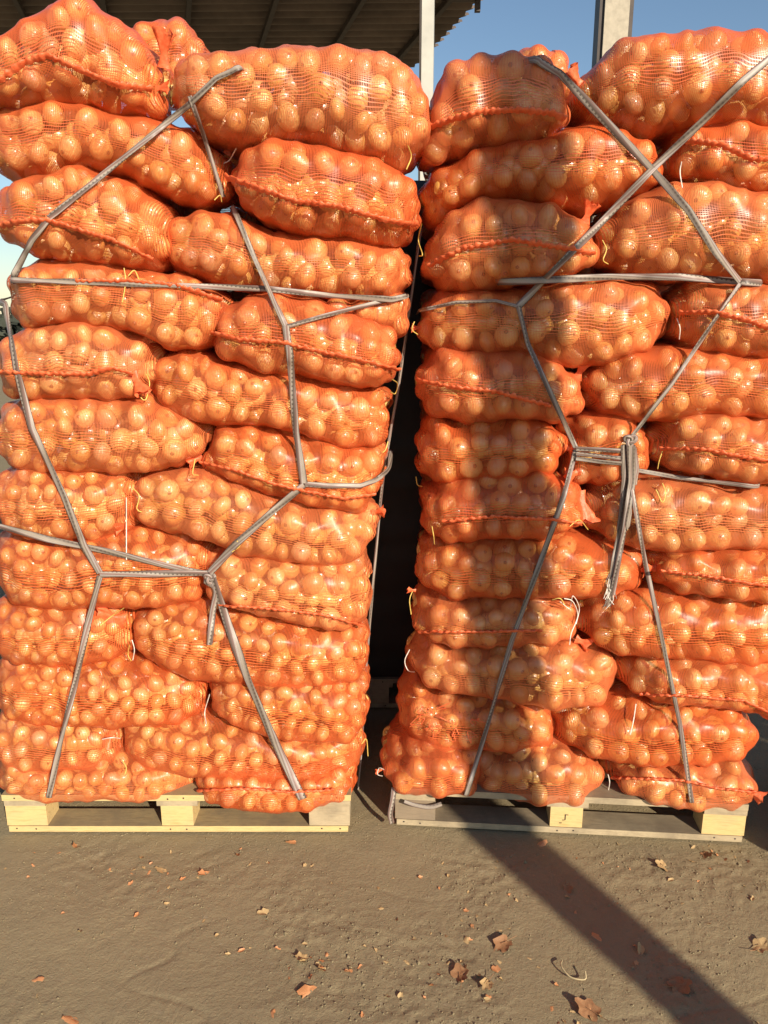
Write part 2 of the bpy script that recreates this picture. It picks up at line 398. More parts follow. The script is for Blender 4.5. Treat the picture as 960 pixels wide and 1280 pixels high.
# ------------------------------------------------------------------ far tree line low behind the yard
def tree_mass():
    vs = []; fs = []
    rr = random.Random(5)
    for t in range(70):
        bx = -70 + t*2.0 + rr.uniform(-1, 1); by = 62 + rr.uniform(-4, 4); hh = rr.uniform(2.2, 4.2)
        for k in range(130):
            a = rr.uniform(0, 6.28); e = rr.uniform(0, 1)**.6
            p = Vector((bx+math.cos(a)*1.7*e, by+math.sin(a)*1.7*e, .1+hh*rr.uniform(0, 1)*(1-.35*e)))
            s = rr.uniform(.25, .5); b = len(vs)
            n = Vector((rr.gauss(0, 1), rr.gauss(0, 1), rr.gauss(0, 1))).normalized(); q = n.orthogonal().normalized(); r = n.cross(q)
            vs += [p+q*s, p+r*s, p-q*s, p-r*s]; fs.append((b, b+1, b+2, b+3))
    me = bpy.data.meshes.new('far_trees'); me.from_pydata(vs, [], fs)
    tag(link('far_trees', me, M['tree']), 'dark far-off line of trees low on the horizon behind the stacks', 'trees', kind='stuff')
tree_mass()

# ------------------------------------------------------------------ shed roof and posts
def shed():
    t = thing('shed_roof', 'dark corrugated shed roof seen from below behind the left stack', 'roof', (0, 0, 4.0))
    ang = math.radians(16); ux = Vector((math.cos(ang), math.sin(ang)*0, 0))
    # right-hand edge runs from near (.73, 6.37) back to (.36, 7.78); the sheets' corrugations run left to right
    near = Vector((.95, 5.55)); far = Vector((.33, 7.85))
    rows = []; n = 200; rr = random.Random(3)
    for i in range(n+1):
        s = i/n; e = near.lerp(far, s)
        zz = .024*math.sin(2*math.pi*i/12.0)
        jag = (.10 if int(i/6) % 2 else 0)*.5
        rows.append([(-9.0+e.x*0, e.y+.25, zz), (-4.5, e.y+.1, zz), (e.x-jag, e.y, zz)])
    mb = MB().quadgrid(rows)
    up = [[(x, y, z+.004) for x, y, z in r] for r in rows]
    mb.quadgrid(up); mb.quadgrid([[rows[i][2] for i in range(n+1)], [up[i][2] for i in range(n+1)]])
    mb.build('corrugated_sheet', M['roof'], t, True)
    d = (far-near)
    for k in range(9):
        off = Vector((-k*.62-.30, .0))
        a = near+off; b = far+off
        m2 = MB(); wv = .018
        P = [(a.x-wv, a.y, -.07), (a.x+wv, a.y, -.07), (a.x+wv, a.y, -.026), (a.x-wv, a.y, -.026)]
        Q = [(b.x-wv, b.y, -.07), (b.x+wv, b.y, -.07), (b.x+wv, b.y, -.026), (b.x-wv, b.y, -.026)]
        m2.quadgrid([P, Q], closed=True); m2.f += [(3, 2, 1, 0), (4, 5, 6, 7)]
        m2.build('rafter', M['metal_dark'], t)
    for k, y in enumerate((7.60,)):
        MB().box(-9, near.x-.25-(y-near.y)*.27, y-.02, y+.02, -.115, -.072).build('batten', M['metal_dark'], t)
    bx = px(597, 8, 6.2); ex_ = .70
    MB().box(.45, bx[0]+.02, 6.18, 6.22, bx[2]-4.0+.035, bx[2]-4.0+.075).build('eave_bracket', M['metal_dark'], t)
    MB().box(bx[0]-.02, bx[0]+.019, 6.181, 6.219, bx[2]-4.0-.035, bx[2]-4.0+.034).build('bracket_foot', M['metal_dark'], t)
    p = thing('steel_post', 'thin pale steel post holding up the edge of the shed roof', 'post', (px(535, 40, 5.35)[0], 5.35, 0), math.radians(-6))
    MB().box(-.037, .037, -.037, .037, -.05, 4.6).build('tube', M['metal_pale'], p)
    MB().box(-.10, .10, -.10, .10, -.02, .02).build('foot_plate', M['metal_dark'], p)
    MB().box(-.050, -.039, -.04, .04, -.0, 4.58).build('shade_strip', M['metal_dark'], p)  # dark strip standing in for the shaded left side of the tube
shed()
def yard_post(loc, rz, h, label):
    p = thing('yard_post', label, 'post', loc, rz)
    rows = [[(sx*hw, sy*hw, z) for sx, sy in ((-1, -1), (1, -1), (1, 1), (-1, 1))] for z, hw in ((-.05, .078), (1.45, .080), (2.05, .108), (h, .108))]
    MB().quadgrid(rows, closed=True).build('shaft', M['concrete'], p)
    MB().box(-.14, .14, -.14, .14, h, h+.04).build('cap_plate', M['concrete'], p)
def big_post(loc, rz, h, label, wd=.13, group=None):
    p = thing('concrete_post', label, 'post', loc, rz, group)
    MB().box(-wd+.03, wd-.03, -wd, wd, -.05, h).build('shaft', M['concrete'], p)
    for s in (-1, 1):
        MB().box(*sorted((s*(wd-.028), s*(wd+.012))), -wd*.8, wd*.8, -.05, h-.01).build('edge_angle', M['metal_dark'], p)
    MB().box(-wd-.05, wd+.05, -wd-.05, wd+.05, h, h+.04).build('cap_plate', M['concrete'], p)
X0, _, _ = px(767, 20, 8.0)
big_post((X0, 8.0, 0), math.radians(-3), 6.5, 'grey square concrete post with dark edges, behind the right stack', wd=.14)
# the yard post off to the right, out of view, whose shadow lies across ground and right stack
yard_post((.412+.5075*4.3, 2.33-.8616*4.3, 0), math.radians(30), 6.2, 'concrete yard post whose long shadow crosses the ground and the right stack')

# ------------------------------------------------------------------ onions
def onion_mesh(k):
    rr = random.Random(40+k); nz, na = 9, 12; V = []
    fl = (.92, .86, .98, 1.05)[k]
    prof = [(-1.0*fl, .05), (-.93*fl, .36), (-.72*fl, .68), (-.35*fl, .94), (.05, 1.0), (.42*fl, .90), (.72*fl, .66), (.92*fl, .36), (1.0*fl, .15), (1.10*fl, .09), (1.15*fl, .04)]
    ec = rr.uniform(.95, 1.05)
    for z, r in prof:
        for a in range(na):
            t = 2*math.pi*a/na; q = r*(1+.03*math.sin(3*t+k))
            V.append((q*math.cos(t)*ec, q*math.sin(t)/ec, z))
    Fq = [(i*na+j, i*na+(j+1) % na, (i+1)*na+(j+1) % na, (i+1)*na+j) for i in range(len(prof)-1) for j in range(na)]
    me = mesh_np('onion', V, Fq); me.materials.append(M['onion']); return me
ONION = [onion_mesh(k) for k in range(4)]
def ico():
    import bmesh
    bm = bmesh.new(); bmesh.ops.create_icosphere(bm, subdivisions=2, radius=1)
    v = np.array([x.co[:] for x in bm.verts]); f = np.array([[q.index for q in p.verts] for p in bm.faces]); bm.free(); return v, f
ICO_V, ICO_F = ico()

# ------------------------------------------------------------------ sacks
SURF = {'x': [], 'y': [], 'Y': []}
NU, NT = 104, 72
root_net = {}
def interp(poly, x):
    p = sorted(poly); return np.interp(x, [a for a, _ in p], [b for _, b in p])
def make_sack(top, bot, Yf, depth, label, seed, seam=None, rz=(.031, .041), netmat='net', dens=1.0, grow=4, ears='', joined=False, group='onion sacks in the pallet stacks', world=None, dry=False, kz=1.0, sink=.022):
    """a net sack whose outline is given in photo pixels; Yf(X) is the depth of its front"""
    rr = random.Random(seed)
    xl = min(top[0][0], bot[0][0]); xr = max(top[-1][0], bot[-1][0])
    pl = .5-.5*np.cos(np.linspace(.02, math.pi-.02, NU)); pl = .8*pl+.2*np.linspace(.0005, .9995, NU)
    xs = xl + (xr-xl)*pl
    e = 2*pl-1
    endh = (1-np.abs(e)**6)**(1/6.); endd = (1-np.abs(e)**3.2)**(1/3.2)
    yt = interp(top, xs)-grow; yb = interp(bot, xs)+grow
    yt = yt+2.2*np.sin(xs*.045+seed)+1.5*np.sin(xs*.11+seed*2); 
    Xc, Zt, Zb = [], [], []
    for x, a, b in zip(xs, yt, yb):
        Xg = px(x, (a+b)/2, 2.4)[0]; yy = Yf(Xg)+.10
        A = px(x, a, yy); B = px(x, b, yy); Xc.append((A[0]+B[0])/2); Zt.append(A[2]); Zb.append(B[2])
    Xc, Zt, Zb = map(np.array, (Xc, Zt, Zb))
    zc = (Zt+Zb)/2; hz = (Zt-Zb)/2*endh*kz
    hz = np.maximum(hz, .006)
    yf = np.array([Yf(a) for a in Xc]); a_ = depth/2*np.maximum(endd, .03); yc = yf+depth/2
    th = np.linspace(0, 2*math.pi, NT, endpoint=False)
    ex = 2/3.3
    cy = -np.sign(np.cos(th))*np.abs(np.cos(th))**ex; cz = np.sign(np.sin(th))*np.abs(np.sin(th))**ex
    P = np.zeros((NU, NT, 3))
    P[..., 0] = Xc[:, None]; P[..., 1] = yc[:, None]+a_[:, None]*cy; P[..., 2] = zc[:, None]+hz[:, None]*cz
    # bow the ends slightly
    du = np.gradient(P, axis=0); dt = np.roll(P, -1, 1)-np.roll(P, 1, 1)
    n = np.cross(du, dt); n /= np.linalg.norm(n, axis=2)[..., None]+1e-12
    if np.mean(n[NU//2, 0]*np.array([0, -1, 0])) < 0: n = -n
    def inside(c, r, f=.75):
        for xx in (c[0]-r*f, c[0]+r*f):
            if xx < Xc[0] or xx > Xc[-1]: return False
            hz_, a__, z__, y__ = np.interp(xx, Xc, hz), np.interp(xx, Xc, a_), np.interp(xx, Xc, zc), np.interp(xx, Xc, yc)
            if (abs(c[2]-z__)/hz_)**2.6+(abs(c[1]-y__)/a__)**2.6 > 1.0: return False
        return True
    # pack onions just under the skin, front, ends, top and under side
    vis = np.broadcast_to((np.cos(th)[None] > (-.35 if not joined else -2)), (NU, NT))
    iu, it = np.where(vis)
    order = RNG.permutation(len(iu))[:3400]
    cs = np.zeros((0, 3)); rs = np.zeros(0)
    wgt = (hz > .03)
    for q in order:
        u_, t_ = iu[q], it[q]
        if not wgt[u_]: continue
        r = min(rr.uniform(*rz), hz[u_]*.9)
        if r < .02: continue
        c = P[u_, t_] - n[u_, t_]*(r*rr.uniform(.95, 1.08)+rr.uniform(0, .008)*(rr.random() < .4))
        c[0] = min(max(c[0], Xc[0]+r*.95), Xc[-1]-r*.95)
        if not inside(c, r): continue
        if len(cs):
            d = np.linalg.norm(cs-c, axis=1)
            if (d < (rs+r)*.89*(1/dens)).any(): continue
        cs = np.vstack([cs, c]); rs = np.append(rs, r)
    # drape: inward depth of the net below the envelope
    Pf = P.reshape(-1, 3); nf = n.reshape(-1, 3); H = np.full(len(Pf), sink*1.5)
    for c, r in zip(cs, rs):
        w_ = Pf-c; nw = (w_*nf).sum(1); R = r+.003
        disc = nw**2-((w_**2).sum(1)-R*R); ok = (disc > 0) & (nw > 0)
        s_ = np.where(ok, nw-np.sqrt(np.where(ok, disc, 0)), 9); H = np.minimum(H, s_)
    Ho = H.reshape(NU, NT); h = Ho.copy()
    for _ in range(90):
        av = (np.roll(h, 1, 1)+np.roll(h, -1, 1)); av[1:-1] += h[:-2, :]+h[2:, :]; av[0] *= 2; av[-1] *= 2
        h = np.minimum(Ho, av/4+.00017)
    wr = np.array([noise.noise(Vector(p)*38) for p in Pf[::1]]).reshape(NU, NT)*.0016
    P2 = P - n*(h+wr)[..., None]
    cen = np.array([Xc.mean(), yc.mean(), Zb.min()])
    root = thing('onion_sack', label, 'sack', tuple(cen), 0, group)
    Lx = np.concatenate([[0], np.cumsum(np.linalg.norm(np.diff(np.stack([Xc, zc], 1), axis=0), axis=1))])
    uv = np.zeros((NU, NT+1, 2)); uv[..., 0] = Lx[:, None]+seed*.0137
    per = 1.02
    Vg = np.concatenate([P2, P2[:, :1]], 1)
    uv[..., 1] = np.linspace(0, per, NT+1)[None]
    ii, jj = np.meshgrid(np.arange(NU-1), np.arange(NT), indexing='ij'); b = (ii*(NT+1)+jj).ravel()
    m_ = NT+1
    me = mesh_np('net', Vg.reshape(-1, 3)-cen, np.stack([b, b+1, b+m_+1, b+m_], 1), uv.reshape(-1, 2))
    net = link('net', me, M[netmat], root)
    if joined:
        vv = []; ff = []; k = 0
        for c, r in zip(cs, rs): vv.append(ICO_V*r*.97+c-cen); ff.append(ICO_F+k); k += len(ICO_V)
        o = link('onions', mesh_np('onions', np.vstack(vv), np.vstack(ff)), M['onion'], root); o['kind'] = 'stuff'
    else:
        for c, r in zip(cs, rs):
            o = link('onion', ONION[rr.randrange(4)], None, root, tuple(c-cen)); k = r*.97
            o.scale = (k, k, k*rr.uniform(.88, 1.0))
            # mostly lying with the neck sideways, some with a pole to the viewer
            o.rotation_euler = (rr.uniform(.9, 2.2), rr.uniform(-.9, .9), rr.uniform(0, 6.28))
            # neck tip must not pierce the net
            o.scale.z *= .86
        # inner onions behind the outer layer so that the gaps are not hollow
        vv = []; ff = []; k = 0
        for u_ in range(6, NU-6, 7):
            for t_ in range(0, NT, 9):
                if hz[u_] < .05: continue
                r = .034; c = P[u_, t_]-n[u_, t_]*min(.10, hz[u_]*.95)
                c = np.array([c[0], c[1], zc[u_]+(c[2]-zc[u_])*.8])
                if hz[u_] < .062 or not inside(c, r*1.3) or c[0]-Xc[0] < .06 or Xc[-1]-c[0] < .06: continue
                vv.append(ICO_V*r*.9+c-cen); ff.append(ICO_F+k); k += len(ICO_V)
        for u_ in range(8, NU-8, 4):
            for sy in (.05, .45):
                r = min(hz[u_]*.52, .055); c = np.array([Xc[u_], yc[u_]+a_[u_]*sy, zc[u_]+.006*math.sin(u_)])
                if hz[u_] < .04 or c[0]-Xc[0] < r*1.1 or Xc[-1]-c[0] < r*1.1 or a_[u_]*(1-abs(sy)) < r*.9: continue
                vv.append(ICO_V*r+c-cen); ff.append(ICO_F+k); k += len(ICO_V)
        if vv:
            o = link('inner_onions', mesh_np('inner_onions', np.vstack(vv), np.vstack(ff)), M['onion'], root); o['kind'] = 'stuff'
    fr = P2[:, np.cos(th) > -.1].reshape(-1, 3); X_, Y_ = proj(fr)
    own = (X_, Y_, fr[:, 1])
    SURF['x'].append(X_); SURF['y'].append(Y_); SURF['Y'].append(fr[:, 1])
    if seam:
        sx = np.arange(seam[0][0], seam[-1][0], 2.5); sy = np.interp(sx, [a for a, _ in seam], [b for _, b in seam])
        pts = []; last = None
        for i_, (a, b) in enumerate(zip(sx, sy)):
            d = (own[0]-a)**2+(own[1]-b)**2; kk = np.argsort(d)[:14]; Y = own[2][kk].min()
            pts.append([a, b, Y])
        pts = np.array(pts)
        k = np.ones(9)/9; pad = np.pad(pts[:, 2], 4, mode='edge'); pts[:, 2] = np.minimum(np.convolve(pad, k, 'valid'), pts[:, 2]+.004)
        W = np.array([px(a, b+rr.uniform(-.7, .7), Y-.004) for a, b, Y in pts])-cen
        prof = [(.0030, -.006), (.0042, .004), (.0022, .011), (-.0016, .013), (-.0040, .006), (-.0034, -.006)]
        sc_ = np.array([1+.35*math.sin(i*1.9+rr.uniform(-.8, .8)) for i in range(len(W))])
        tw = np.array([.5+.25*noise.noise(Vector((i*.35, seed, 0)))*2 for i in range(len(W))])
        loft('hem', W, prof, M['seam'], net, twist=tw, scale=sc_)
    for (ex_, ey_, ang, ln, wd) in ears:
        d = (own[0]-ex_)**2+(own[1]-ey_)**2; Y = own[2][np.argsort(d)[:10]].min()
        make_ear(net, cen, px(ex_, ey_, Y+.01), ang, ln, wd, seed+int(ex_))
    root_net[root.name] = net
    return root, cen
def make_ear(root, cen, p, ang, ln, wd, seed):
    """gathered and flared end of the net above its tie"""
    rr = random.Random(seed); a = math.radians(ang); D = np.array([math.cos(a), -.35, math.sin(a)]); D /= np.linalg.norm(D)
    S = np.cross(D, [0, 1, 0]); S /= np.linalg.norm(S); Bn = np.cross(D, S)
    rows = []; n = 18
    for i in range(9):
        t = i/8; rad = wd*(.75-1.1*t+ .0) if t < .3 else wd*(.30+.75*(t-.3)/.7)
        row = []
        for j in range(n):
            f = 2*math.pi*j/n; rip = 1+.42*t*math.sin(f*4+seed)+.2*t*rr.uniform(-1, 1)
            row.append(np.array(p)-cen+D*ln*(t-.15)*(1+.12*t*math.sin(f*3+seed))+S*math.cos(f)*rad*rip+Bn*math.sin(f)*rad*rip*.45)
        rows.append(row)
    MB().quadgrid(rows, closed=True).build('gathered_end', M['seam'], root, True)

# --- depth of the two stack faces
YL = lambda o=0.0: (lambda X: 2.325+o)
YR = lambda o=0.0: (lambda X: 2.372-.079*X+o)
L, R_ = 'left', 'right'
SACKS = [
 # key, Yoff, depth, top, bottom, seam, label
 ('LA0', L, .30, .40, [(150,40),(200,26),(235,34),(262,62)], [(150,110),(200,112),(262,112)], None, 'onion sack lying further back, glimpsed between the two top sacks of the left stack'),
 ('LA1', L, -.06, .46, [(-70,62),(0,64),(50,24),(85,6),(110,2),(140,17),(165,32),(200,62)], [(-70,135),(0,131),(60,128),(110,125),(140,138),(200,136)], [(-40,120),(0,101),(30,79),(60,70),(100,88),(150,108),(192,112)], 'peaked onion sack with arched red hem, top left corner of the left stack'),
 ('LA2', L, -.07, .52, [(197,72),(235,70),(270,66),(330,64),(415,55),(450,60),(500,72),(530,92),(547,125)], [(197,115),(240,158),(300,178),(340,172),(400,176),(440,192),(500,204),(547,175)], None, 'big plump onion sack on top of the left stack, at its right end'),
 ('LB1', L, -.01, .46, [(-40,142),(0,138),(60,132),(110,130),(150,146),(200,152),(250,167),(285,190)], [(-40,210),(0,214),(25,226),(60,220),(110,205),(150,213),(200,236),(240,252),(285,240)], None, 'hemless onion sack directly under the peaked top left sack of the left stack'),
 ('LB2', L, -.07, .55, [(278,212),(300,192),(320,180),(350,174),(400,180),(450,197),(500,212),(520,224),(529,250)], [(278,225),(290,248),(330,273),(380,291),(430,293),(480,300),(515,292),(529,270)], [(283,222),(320,235),(370,252),(420,258),(480,275),(522,282)], 'onion sack with red hem sloping down right, under the big plump top sack'),
 ('LC1', L, -.05, .5, [(-15,247),(0,242),(40,224),(105,209),(150,227),(190,243),(212,268)], [(-15,290),(0,298),(20,310),(60,318),(110,324),(150,329),(190,331),(212,315)], [(-8,284),(30,277),(60,276),(100,288),(140,300),(165,312),(192,326)], 'onion sack with a dark-edged hem, third down at the left of the left stack'),
 ('LC2', L, .0, .5, [(200,290),(215,268),(240,264),(290,272),(330,292),(380,298),(430,298),(480,307),(519,314)], [(200,335),(240,345),(300,358),(360,367),(420,371),(480,374),(519,350)], None, 'onion sack right under the one with the sloping hem, left stack'),
 ('LD0', L, .06, .42, [(390,378),(440,380),(512,364)], [(390,400),(440,402),(512,415)], None, 'small visible end of an onion sack behind the forked strap, left stack'),
 ('LD1', L, -.01, .45, [(2,350),(30,330),(60,327),(120,332),(190,342),(240,350),(292,378)], [(2,395),(30,410),(60,407),(110,403),(160,409),(210,433),(250,434),(292,412)], [(95,352),(160,352),(220,357),(280,376)], 'onion sack with yellow string below the dark level strap, left end of left stack'),
 ('LD2', L, -.045, .5, [(258,412),(280,388),(310,372),(350,368),(400,382),(450,397),(490,412),(503,430)], [(258,428),(275,448),(320,463),(370,464),(400,473),(450,483),(490,474),(503,455)], [(264,416),(300,425),(350,428),(400,440),(440,448),(497,462)], 'onion sack with wavy red hem where the strap forks, left stack'),
 ('LE1', L, -.02, .5, [(-12,424),(30,413),(60,409),(100,405),(150,410),(180,422),(200,446)], [(-12,500),(40,497),(80,494),(130,497),(170,494),(200,465)], [(-6,466),(60,468),(110,468),(140,460),(168,468)], 'onion sack with level red hem and open dark net end, left side of left stack'),
 ('LE2', L, .0, .5, [(180,468),(200,450),(230,442),(290,457),(330,466),(370,471),(420,481),(470,490),(491,500)], [(180,488),(200,512),(230,523),(280,529),(330,530),(380,541),(440,562),(480,558),(491,535)], None, 'long onion sack right under the one with the wavy hem at the strap fork'),
 ('LF1', L, -.02, .45, [(-12,508),(60,500),(120,502),(180,504),(220,517),(264,538)], [(-12,586),(40,587),(100,585),(170,588),(220,579),(264,556)], None, 'long onion sack ending in one pale onion, under the one with open net end'),
 ('LF2', L, -.01, .5, [(244,562),(270,538),(310,537),(350,547),(400,545),(440,562),(486,568)], [(244,576),(260,592),(310,604),(340,617),(400,634),(450,640),(486,600)], [(250,578),(300,590),(340,605),(370,612),(430,624),(470,618)], 'onion sack with loose onions below its hem, at the strap bend of the left stack'),
 ('LG1', L, -.02, .5, [(-12,596),(60,590),(130,592),(177,600)], [(-12,664),(60,668),(120,670),(177,652)], None, 'onion sack at left edge of left stack, upper one crossed by the slanting silver strap'),
 ('LG2', L, -.01, .45, [(152,628),(175,598),(210,591),(260,593),(300,607),(340,620),(390,632),(440,640),(475,634)], [(152,650),(180,660),(230,664),(270,674),(300,688),(350,694),(400,703),(440,703),(475,670)], None, 'long onion sack behind the thick diagonal strap below the bend, left stack'),
 ('LH1', L, -.01, .45, [(-12,674),(100,674),(180,667),(240,674),(267,692)], [(-12,754),(60,754),(120,753),(200,750),(245,748),(267,735)], None, 'onion sack behind the two crossing straps at the left of the left stack'),
 ('LH2', L, -.02, .5, [(246,704),(290,692),(350,698),(400,706),(450,706),(464,714)], [(246,742),(280,753),(330,764),(380,778),(430,786),(464,782)], [(275,757),(330,760),(400,768),(455,782)], 'onion sack with sparkling net right of the big knot, left stack'),
 ('LI1', L, -.01, .5, [(-12,762),(80,757),(167,762)], [(-12,820),(60,821),(120,823),(167,812)], None, 'onion sack left of the flared orange net end, left stack'),
 ('LI2', L, -.01, .45, [(158,776),(180,767),(230,760),(300,765),(370,787),(420,791),(462,792)], [(158,800),(180,823),(230,838),(270,843),(300,844),(350,848),(400,848),(462,852)], None, 'long onion sack behind the hanging tail of the knot, left stack'),
 ('LJ1', L, -.01, .45, [(-12,827),(60,825),(130,829),(200,839),(257,848)], [(-12,895),(60,895),(130,898),(200,897),(257,896)], None, 'sack of small pale onions, third layer from the bottom, left of left stack'),
 ('LJ2', L, -.02, .5, [(256,858),(280,847),(340,846),(380,845),(420,857),(462,872)], [(256,882),(300,898),(340,912),(400,918),(440,922),(462,908)], None, 'onion sack beside the widest strap, third from the bottom at right of left stack'),
 ('LK1', L, -.0, .45, [(-12,899),(60,898),(152,902)], [(-12,950),(80,952),(152,950)], None, 'onion sack with a short white string, second from bottom at left of left stack'),
 ('LK2', L, -.01, .5, [(145,905),(250,902),(350,915),(400,920),(456,924)], [(145,950),(250,958),(350,965),(456,966)], None, 'long onion sack, second from the bottom at the right of the left stack'),
 ('LM1', L, -.02, .45, [(-12,954),(80,953),(160,953),(250,958)], [(-12,984),(80,984),(160,984),(250,982)], None, 'bottom left onion sack of the left stack, lying on the pallet'),
 ('LM2', L, -.05, .5, [(238,984),(260,964),(330,962),(400,966),(447,968)], [(238,990),(300,996),(350,1001),(400,994),(447,993)], [(250,988),(310,986),(360,990),(420,987)], 'bottom right onion sack of the left stack, sagging over the pallet edge'),
 # right stack
 ('RA0', R_, .33, .40, [(610,78),(650,66),(690,70),(725,100)], [(610,120),(690,120),(725,120)], None, 'onion sack peeping out behind the shaded top sack of the right stack'),
 ('RA1', R_, -.04, .5, [(523,185),(533,150),(545,105),(560,82),(590,68),(640,70),(680,77),(705,97),(718,128)], [(523,198),(540,192),(600,181),(650,172),(690,170),(718,148)], [(530,162),(560,152),(600,140),(650,138),(690,142),(706,150)], 'mostly shaded onion sack on top of the right stack, at its left end'),
 ('RA2', R_, -.06, .55, [(716,112),(740,82),(770,57),(800,43),(840,42),(885,33),(920,42),(960,47),(1045,75)], [(716,122),(750,146),(800,160),(830,163),(850,150),(900,149),(960,153),(1045,150)], None, 'large onion sack on top of the right stack, in front of the grey post'),
 ('RB1', R_, .0, .5, [(522,232),(545,207),(600,188),(660,177),(710,163),(730,155),(780,167),(820,182),(842,205)], [(522,258),(545,273),(600,248),(650,243),(700,253),(740,259),(800,240),(842,225)], None, 'long onion sack with shaded left half, second layer of the right stack'),
 ('RB2', R_, -.01, .45, [(826,192),(850,163),(900,153),(960,160),(1042,168)], [(826,222),(870,225),(920,238),(960,239),(1042,235)], [(856,176),(900,181),(940,200),(958,199),(1000,196)], 'onion sack with folded hem right of the crossing straps, right stack'),
 ('RC1', R_, -.05, .5, [(530,318),(540,292),(560,270),(590,254),(640,249),(690,257),(730,277),(757,305)], [(530,335),(560,357),(610,359),(660,350),(710,344),(757,325)], [(538,332),(560,320),(580,311),(640,300),(700,310),(745,318)], 'rounded onion sack with arched red hem, third down at left of the right stack'),
 ('RC2', R_, -.03, .5, [(745,285),(780,254),(820,237),(880,230),(960,241),(1040,248)], [(745,320),(780,337),(850,344),(900,344),(960,350),(1040,348)], None, 'shiny onion sack right above the level strap, right side of the right stack'),
 ('RD1', R_, -.01, .5, [(522,392),(550,368),(600,364),(650,367),(700,354),(760,352),(820,357),(847,380)], [(522,418),(550,438),(600,439),(650,439),(700,454),(760,454),(820,439),(847,415)], None, 'long onion sack right below the level strap, left side of the right stack'),
 ('RD2', R_, -.02, .5, [(843,378),(870,354),(900,352),(960,360),(1036,368)], [(843,415),(870,433),(920,444),(960,444),(1036,442)], [(850,392),(890,390),(930,400),(960,410),(1000,413)], 'onion sack with curling red hem at the right edge of the right stack'),
 ('RE1', R_, -.04, .5, [(518,475),(545,443),(600,441),(650,441),(700,459),(737,480)], [(518,495),(540,518),(590,524),(640,520),(700,524),(737,512)], [(523,476),(570,485),(620,490),(690,508)], 'onion sack with straight slanting red hem, fifth down at left of the right stack'),
 ('RE2', R_, -.01, .5, [(727,472),(760,452),(820,441),(870,436),(920,448),(1032,452)], [(727,495),(750,518),(800,524),(840,524),(880,514),(960,521),(1032,520)], None, 'long onion sack right above the strap knot of the right stack'),
 ('RF1', R_, -.0, .5, [(520,552),(540,528),(600,527),(650,522),(690,532),(715,555)], [(520,594),(545,603),(600,594),(650,594),(690,589),(715,572)], None, 'half shaded onion sack just left of the strap knot, right stack'),
 ('RF2', R_, .02, .5, [(700,528),(760,517),(790,520),(815,555)], [(700,600),(760,601),(815,590)], None, "short visible end of an onion sack straight behind the right stack's strap knot"),
 ('RF3', R_, -.03, .5, [(818,548),(845,522),(900,521),(960,526),(1028,528)], [(818,570),(850,588),(900,594),(960,603),(1028,600)], [(826,561),(880,562),(930,572),(960,576),(1000,577)], "onion sack with yellow tie and fine hem right of the right stack's knot"),
 ('RG1', R_, -.03, .5, [(527,625),(560,603),(620,592),(670,592),(720,607),(738,640)], [(527,665),(560,674),(620,671),(680,669),(738,656)], [(555,652),(620,646),(690,650),(726,655)], 'onion sack with bunched orange net end, left of the long hanging strap tail'),
 ('RG2', R_, -.01, .5, [(730,628),(760,603),(850,601),(900,611),(1022,614)], [(730,660),(780,678),(850,687),(900,680),(960,684),(1022,683)], None, 'long shiny onion sack just under the strap end that points right, right stack'),
 ('RH1', R_, -.01, .5, [(520,702),(545,681),(620,674),(700,677),(755,682),(815,690)], [(520,730),(560,751),(620,741),(700,744),(755,742),(815,740)], None, 'long onion sack behind the frayed strap tail, right stack'),
 ('RH3', R_, -.03, .5, [(812,705),(840,688),(900,686),(1018,690)], [(812,722),(850,737),(900,741),(960,749),(1018,750)], [(826,714),(880,720),(940,730),(1000,738)], 'low onion sack with long straight hem right of the frayed tail, right stack'),
 ('RI1', R_, -.01, .5, [(515,766),(545,750),(600,750),(660,747),(727,758)], [(515,788),(560,803),(620,800),(680,800),(727,798)], [(525,790),(600,790),(680,788)], 'onion sack with a tangle of white strings at its right end, right stack'),
 ('RI2', R_, -.01, .5, [(722,770),(760,752),(850,744),(920,750),(1012,755)], [(722,796),(760,813),(820,819),(880,819),(960,828),(1012,828)], None, 'long glaring onion sack to the right of the tangle of white strings'),
 ('RJ1', R_, -.01, .5, [(508,832),(540,806),(600,807),(660,806),(720,811),(760,821),(780,845)], [(508,848),(560,860),(620,864),(680,878),(730,883),(780,868)], None, 'onion sack with pale string loop at its left end, right stack'),
 ('RJ2', R_, -.03, .5, [(775,840),(800,825),(850,823),(920,828),(960,833),(1008,842)], [(775,858),(820,870),(880,873),(930,879),(965,892),(1008,888)], [(800,868),(860,870),(930,876),(958,890),(990,896)], 'onion sack with a white string dangling below its left end, right stack'),
 ('RK1', R_, -.0, .5, [(497,885),(520,862),(580,867),(640,877),(702,894)], [(497,920),(540,933),(600,930),(702,933)], None, 'onion sack with shrivelled tangled threads on its net, right stack'),
 ('RK2', R_, -.03, .5, [(693,900),(720,888),(800,881),(870,881),(920,888),(957,920)], [(693,930),(750,943),(820,948),(900,948),(957,942)], None, 'onion sack bulging past the pallet end, second from the bottom of right stack'),
 ('RM0', R_, -.05, .5, [(474,962),(500,945),(520,932),(560,930),(606,938)], [(474,968),(510,984),(550,989),(606,987)], None, 'bottom left onion sack of the right stack, its tip poking into the gap'),
 ('RM1', R_, -.02, .5, [(582,945),(650,932),(700,940),(740,952),(762,970)], [(582,985),(620,988),(690,998),(730,994),(762,982)], None, 'bottom middle onion sack of the right stack, mostly in the post shadow'),
 ('RM2', R_, -.04, .5, [(757,962),(800,954),(880,956),(920,958),(957,985)], [(757,978),(800,988),(850,999),(920,1003),(957,998)], [(766,972),(850,975),(900,986),(945,990)], 'crumpled bottom right onion sack of the right stack, overhanging the pallet end'),
]
